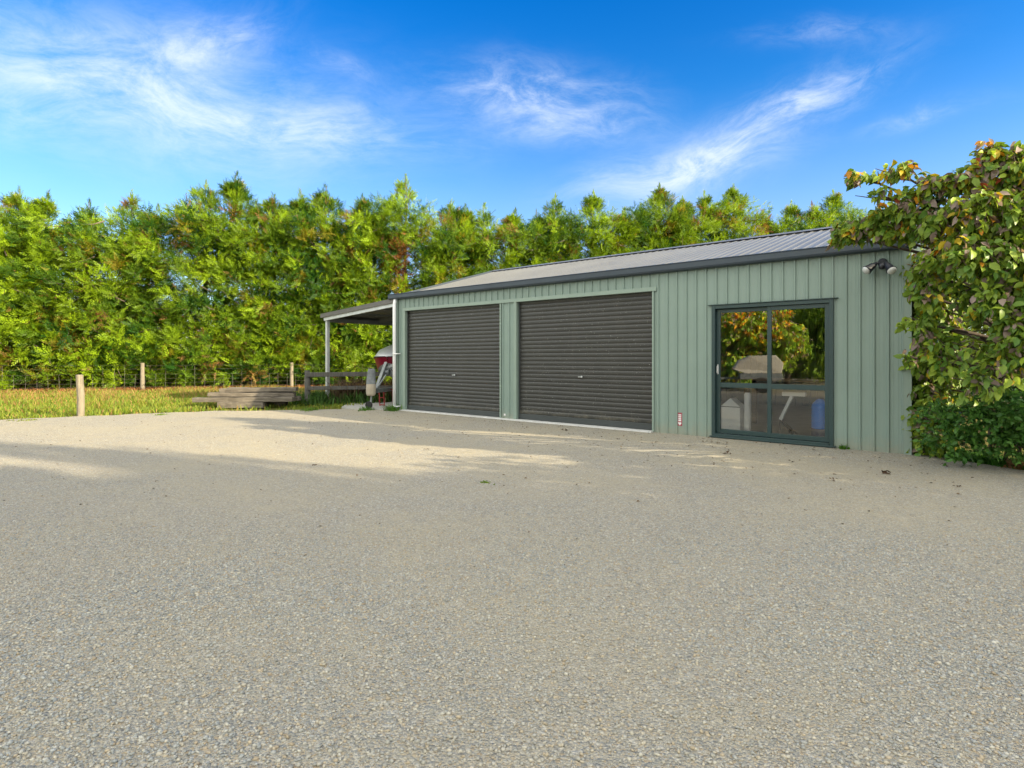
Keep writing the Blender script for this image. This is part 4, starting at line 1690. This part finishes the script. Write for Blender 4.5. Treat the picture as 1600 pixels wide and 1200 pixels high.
# low growth along the planting bed on the right
n = 5000
t = rng.random(n)
bx = np.array([p[0] for p in BED_EDGE[:6]]); by = np.array([p[1] for p in BED_EDGE[:6]])
ii = t * 4.99
k = ii.astype(int); fr = ii - k
gx = bx[k] + (bx[k + 1] - bx[k]) * fr + np.abs(rng.normal(0, .16, n)) - .02
gy = by[k] + (by[k + 1] - by[k]) * fr + rng.normal(.08, .10, n)
pts = np.stack([gx, gy, np.full(n, -.01)], 1)
hh = rng.uniform(.02, .13, n)
cols = np.array([.05, .15, .02]) * rng.uniform(.6, 1.4, (n, 1))
br = (gy < 7.0)
cols[br & (rng.random(n) < .75)] = np.array([.20, .11, .05])
o = blades('bed_groundcover', pts, hh, cols, 'grass', rng, .016, .7)
tag(o, 'bright green weeds and brown leaf litter along the edge of the planting bed', 'ground cover', kind='stuff')


def tuft(x, y, r, h, n, seed, label, col=(.07, .17, .02)):
    g = np.random.default_rng(seed)
    nc = 9
    cc = g.normal(0, .5, (nc, 2)) * r
    cs_ = g.uniform(.15, .4, nc) * r
    ch_ = g.uniform(.35, 1.15, nc)
    wi = g.integers(0, nc, n)
    pts = np.concatenate([cc[wi] + g.normal(0, 1, (n, 2)) * cs_[wi][:, None], np.zeros((n, 1))], 1)
    o = blades('weed_tuft', pts, g.uniform(.4, 1, n) * h * ch_[wi], np.array(col) * g.uniform(.6, 1.5, (n, 1)), 'grass', g, .009, .6)
    o.location = (x, y, 0)
    tag(o, label, 'weed')


wx = W(.12, -.28)
tuft(wx[0], wx[1], .24, .20, 150, 1, 'green weed clump at the foot of the white downpipe')
wx = W(-.55, -.62)
tuft(wx[0], wx[1], .25, .13, 80, 2, 'small green weeds on the edge of the lean-to slab')
tuft(-.27, 6.13, .055, .022, 60, 3, 'single small green weed alone in the middle of the gravel', (.12, .2, .02))
wx = W(10.02, -.06)
tuft(wx[0], wx[1], .05, .09, 60, 4, 'little green weed against the wall right of the glass door')
tuft(-8.1, 13.55, .16, .03, 120, 5, 'low green patch on the gravel edge below the timber stack', (.12, .2, .02))
tuft(-10.2, 12.2, .2, .03, 120, 6, 'low yellow green patch on the gravel left of the lone post', (.16, .2, .02))
tuft(-5.0, 14.6, .3, .14, 110, 7, 'grass clump at the gravel edge in front of the lean-to post', (.09, .17, .02))

# fallen leaves: curled brown things on the gravel
LV, LF = leaf_template(fold=.2, wid=.36)


def fallen(x, y, s, seed, lab, cat='leaf'):
    s *= .62
    g = np.random.default_rng(seed)
    k = 5
    pos = np.stack([g.normal(0, .35, k) * s, g.normal(0, .25, k) * s, np.abs(g.normal(.012, .006, k))], 1)
    ax = norm(np.stack([g.normal(0, 1, k), g.normal(0, 1, k), g.normal(.15, .2, k)], 1))
    sd_ = norm(np.cross(np.array([0, 0, 1.0])[None] + g.normal(0, .3, (k, 3)), ax))
    V, F, C = instance(LV, LF, pos, ax, sd_, np.cross(ax, sd_), np.full(k, s) * g.uniform(.6, 1.1, k), np.array([.085, .05, .028]) * g.uniform(.5, 1.3, (k, 1)))
    V[:, 2] = np.maximum(V[:, 2], .004)
    o = np_mesh('fallen_leaves', V, F, M['litter'], None, C)
    o.location = (x, y, 0)
    return tag(o, lab, cat, 'dead leaves lying on the gravel')


fallen(.95, 10.53, .10, 1, 'dark clump of dead leaves just before the second roller door')
fallen(2.93, 7.95, .11, 2, 'dead brown leaves on the gravel left of the glass door')
fallen(4.2, 6.57, .10, 3, 'dead brown leaves on the gravel before the wall right of the glass door')
LSH = 'small dead leaf lying alone on the shaded gravel in front of the shed'
for i, (x, y) in enumerate([(1.7, 9.4), (2.2, 9.0), (.3, 10.9), (3.5, 7.3), (2.6, 8.6), (4.5, 5.9), (-1.2, 8.3), (-2.4, 7.1), (3.4, 6.2)]):
    fallen(x, y, .05, 20 + i, LSH)

n = 900
g = np.random.default_rng(91)
ty = g.random(n) ** 1.4
lx_ = g.uniform(-.5, 11.5, n)
ly_ = -.15 - 3.2 * ty + g.normal(0, .1, n)
half = g.random(n) < .45
wx_ = SH_O[0] + lx_ * ux - ly_ * uy; wy_ = SH_O[1] + lx_ * uy + ly_ * ux
wx_[half] = g.uniform(-9, 6, half.sum()); wy_[half] = g.uniform(3.6, 12.5, half.sum())
pos = np.stack([wx_, wy_, g.uniform(.004, .012, n)], 1)
an = g.random(n) * 6.283
ax = norm(np.stack([np.cos(an), np.sin(an), g.normal(.05, .15, n)], 1))
sd_ = norm(np.cross(np.array([[0, 0, 1.0]]) + g.normal(0, .3, (n, 3)), ax))
V, F, C = instance(LV, LF, pos, ax, sd_, np.cross(ax, sd_), g.uniform(.010, .036, n), np.array([.11, .075, .045]) * g.uniform(.4, 1.5, (n, 1)))
V[:, 2] = np.maximum(V[:, 2], .003)
o = np_mesh('leaf_scraps', V, F, M['litter'], None, C)
tag(o, 'small brown scraps of leaf and bark strewn over the gravel yard', 'leaf litter', kind='stuff')

# ------------------------------------------------------------------ loose gravel, real stones near the camera
def ico():
    t = (1 + 5 ** .5) / 2
    V = np.array([(-1, t, 0), (1, t, 0), (-1, -t, 0), (1, -t, 0), (0, -1, t), (0, 1, t), (0, -1, -t), (0, 1, -t), (t, 0, -1), (t, 0, 1), (-t, 0, -1), (-t, 0, 1)], float)
    V /= np.linalg.norm(V[0])
    F = np.array([(0, 11, 5), (0, 5, 1), (0, 1, 7), (0, 7, 10), (0, 10, 11), (1, 5, 9), (5, 11, 4), (11, 10, 2), (10, 7, 6), (7, 1, 8), (3, 9, 4), (3, 4, 2), (3, 2, 6), (3, 6, 8), (3, 8, 9), (4, 9, 5), (2, 4, 11), (6, 2, 10), (8, 6, 7), (9, 8, 1)])
    return V, F


def octa():
    V = np.array([(1, 0, 0), (0, 1, 0), (-1, 0, 0), (0, -1, 0), (0, 0, 1.0), (0, 0, -1)], float)
    F = np.array([(0, 1, 4), (1, 2, 4), (2, 3, 4), (3, 0, 4), (1, 0, 5), (2, 1, 5), (3, 2, 5), (0, 3, 5)])
    return V, F


PEB = np.array([(.25, .265, .28), (.33, .34, .345), (.29, .30, .30), (.37, .355, .325), (.44, .40, .335), (.40, .33, .245), (.45, .43, .385), (.36, .29, .21), (.47, .45, .41), (.42, .41, .385)])
PW = np.array([.10, .15, .15, .17, .13, .09, .08, .05, .03, .05])


def tan_field(x, y):
    a = np.sin(x * 1.1 + .8 * np.sin(y * .9) + .7) * np.sin(y * .8 + .6 * np.sin(x * 1.3) + .4)
    b = np.sin(x * 3.1 + 1.4 * np.sin(y * 2.3)) * np.sin(y * 2.7 + 1.1 * np.sin(x * 2.1) + 1.0)
    rut = np.exp(-((y - 5.6 - .22 * x - .03 * x * x) / .35) ** 2) + np.exp(-((y - 7.3 - .22 * x - .03 * x * x) / .35) ** 2) + .8 * np.exp(-((x - .25 * y + .2) / .28) ** 2)
    return np.clip(.30 + .42 * a + .28 * b + .5 * rut, 0, 1)


def stones(zmin, zmax, dens, smin, smax, TV, TF, seed, fade):
    g = np.random.default_rng(seed)
    area = .95 * (zmax ** 2 - zmin ** 2)
    n = int(area * dens)
    Z = np.sqrt(zmin ** 2 + g.random(n) * (zmax ** 2 - zmin ** 2))
    X = g.uniform(-.95, .95, n) * Z + g.normal(0, .02, n)
    keep = ((X < 5.4) | (Z < 6.0)) & (g.random(n) > .55 * tan_field(X, Z)) & (g.random(n) < fade(Z))
    X, Z = X[keep], Z[keep]
    n = len(X)
    s = (smin + (smax - smin) * g.random(n) ** 3.0)
    k = len(TV)
    ax = np.stack([s * g.uniform(.8, 1.35, n), s * g.uniform(.65, 1.0, n), s * g.uniform(.4, .75, n)], 1)
    v = TV[None] * ax[:, None, :] * g.uniform(.74, 1.22, (n, k, 1))
    rz = g.random(n) * 2 * math.pi
    tx = g.normal(0, .35, n)
    cz, sz = np.cos(rz), np.sin(rz)
    ct, st_ = np.cos(tx), np.sin(tx)
    y1 = v[..., 1] * ct[:, None] - v[..., 2] * st_[:, None]
    z1 = v[..., 1] * st_[:, None] + v[..., 2] * ct[:, None]
    x2 = v[..., 0] * cz[:, None] - y1 * sz[:, None]
    y2 = v[..., 0] * sz[:, None] + y1 * cz[:, None]
    V = np.stack([x2 + X[:, None], y2 + Z[:, None], z1 + (ax[:, 2] * g.uniform(.1, .7, n))[:, None]], -1)
    F = TF[None] + (np.arange(n) * k)[:, None, None]
    ci = g.choice(len(PEB), n, p=PW / PW.sum())
    c = PEB[ci] * np.array([1.02, 1.02, .985]) * g.uniform(.90, 1.20, (n, 1))
    T = tan_field(X, Z)[:, None]
    c = c * (1 - .4 * T) + np.array([.47, .40, .29]) * .4 * T
    return V.reshape(-1, 3), F.reshape(-1, 3), np.repeat(c, k, axis=0)


iv, iff = ico()
ov, of = octa()
V, F, C = stones(1.55, 4.6, 7800,   .0030, .0098, iv, iff, 5, lambda z: np.clip((4.7 - z) / 1.6, .12, 1))
o = np_mesh('gravel_stones', V, F, M['pebble'], None, C, smooth=False)
tag(o, 'loose grey and tan stones covering the near gravel yard', 'gravel', kind='stuff')
V, F, C = stones(2.8, 12.0, 3000, .0038, .0085, ov, of, 6, lambda z: np.clip((z - 2.8) / 1.4, 0, 1) * np.clip(np.exp(-(z - 4.2) / 2.6), 0, 1))
o = np_mesh('gravel_stones', V, F, M['pebble'], None, C, smooth=False)
tag(o, 'loose stones scattered over the middle of the gravel yard', 'gravel', kind='stuff')
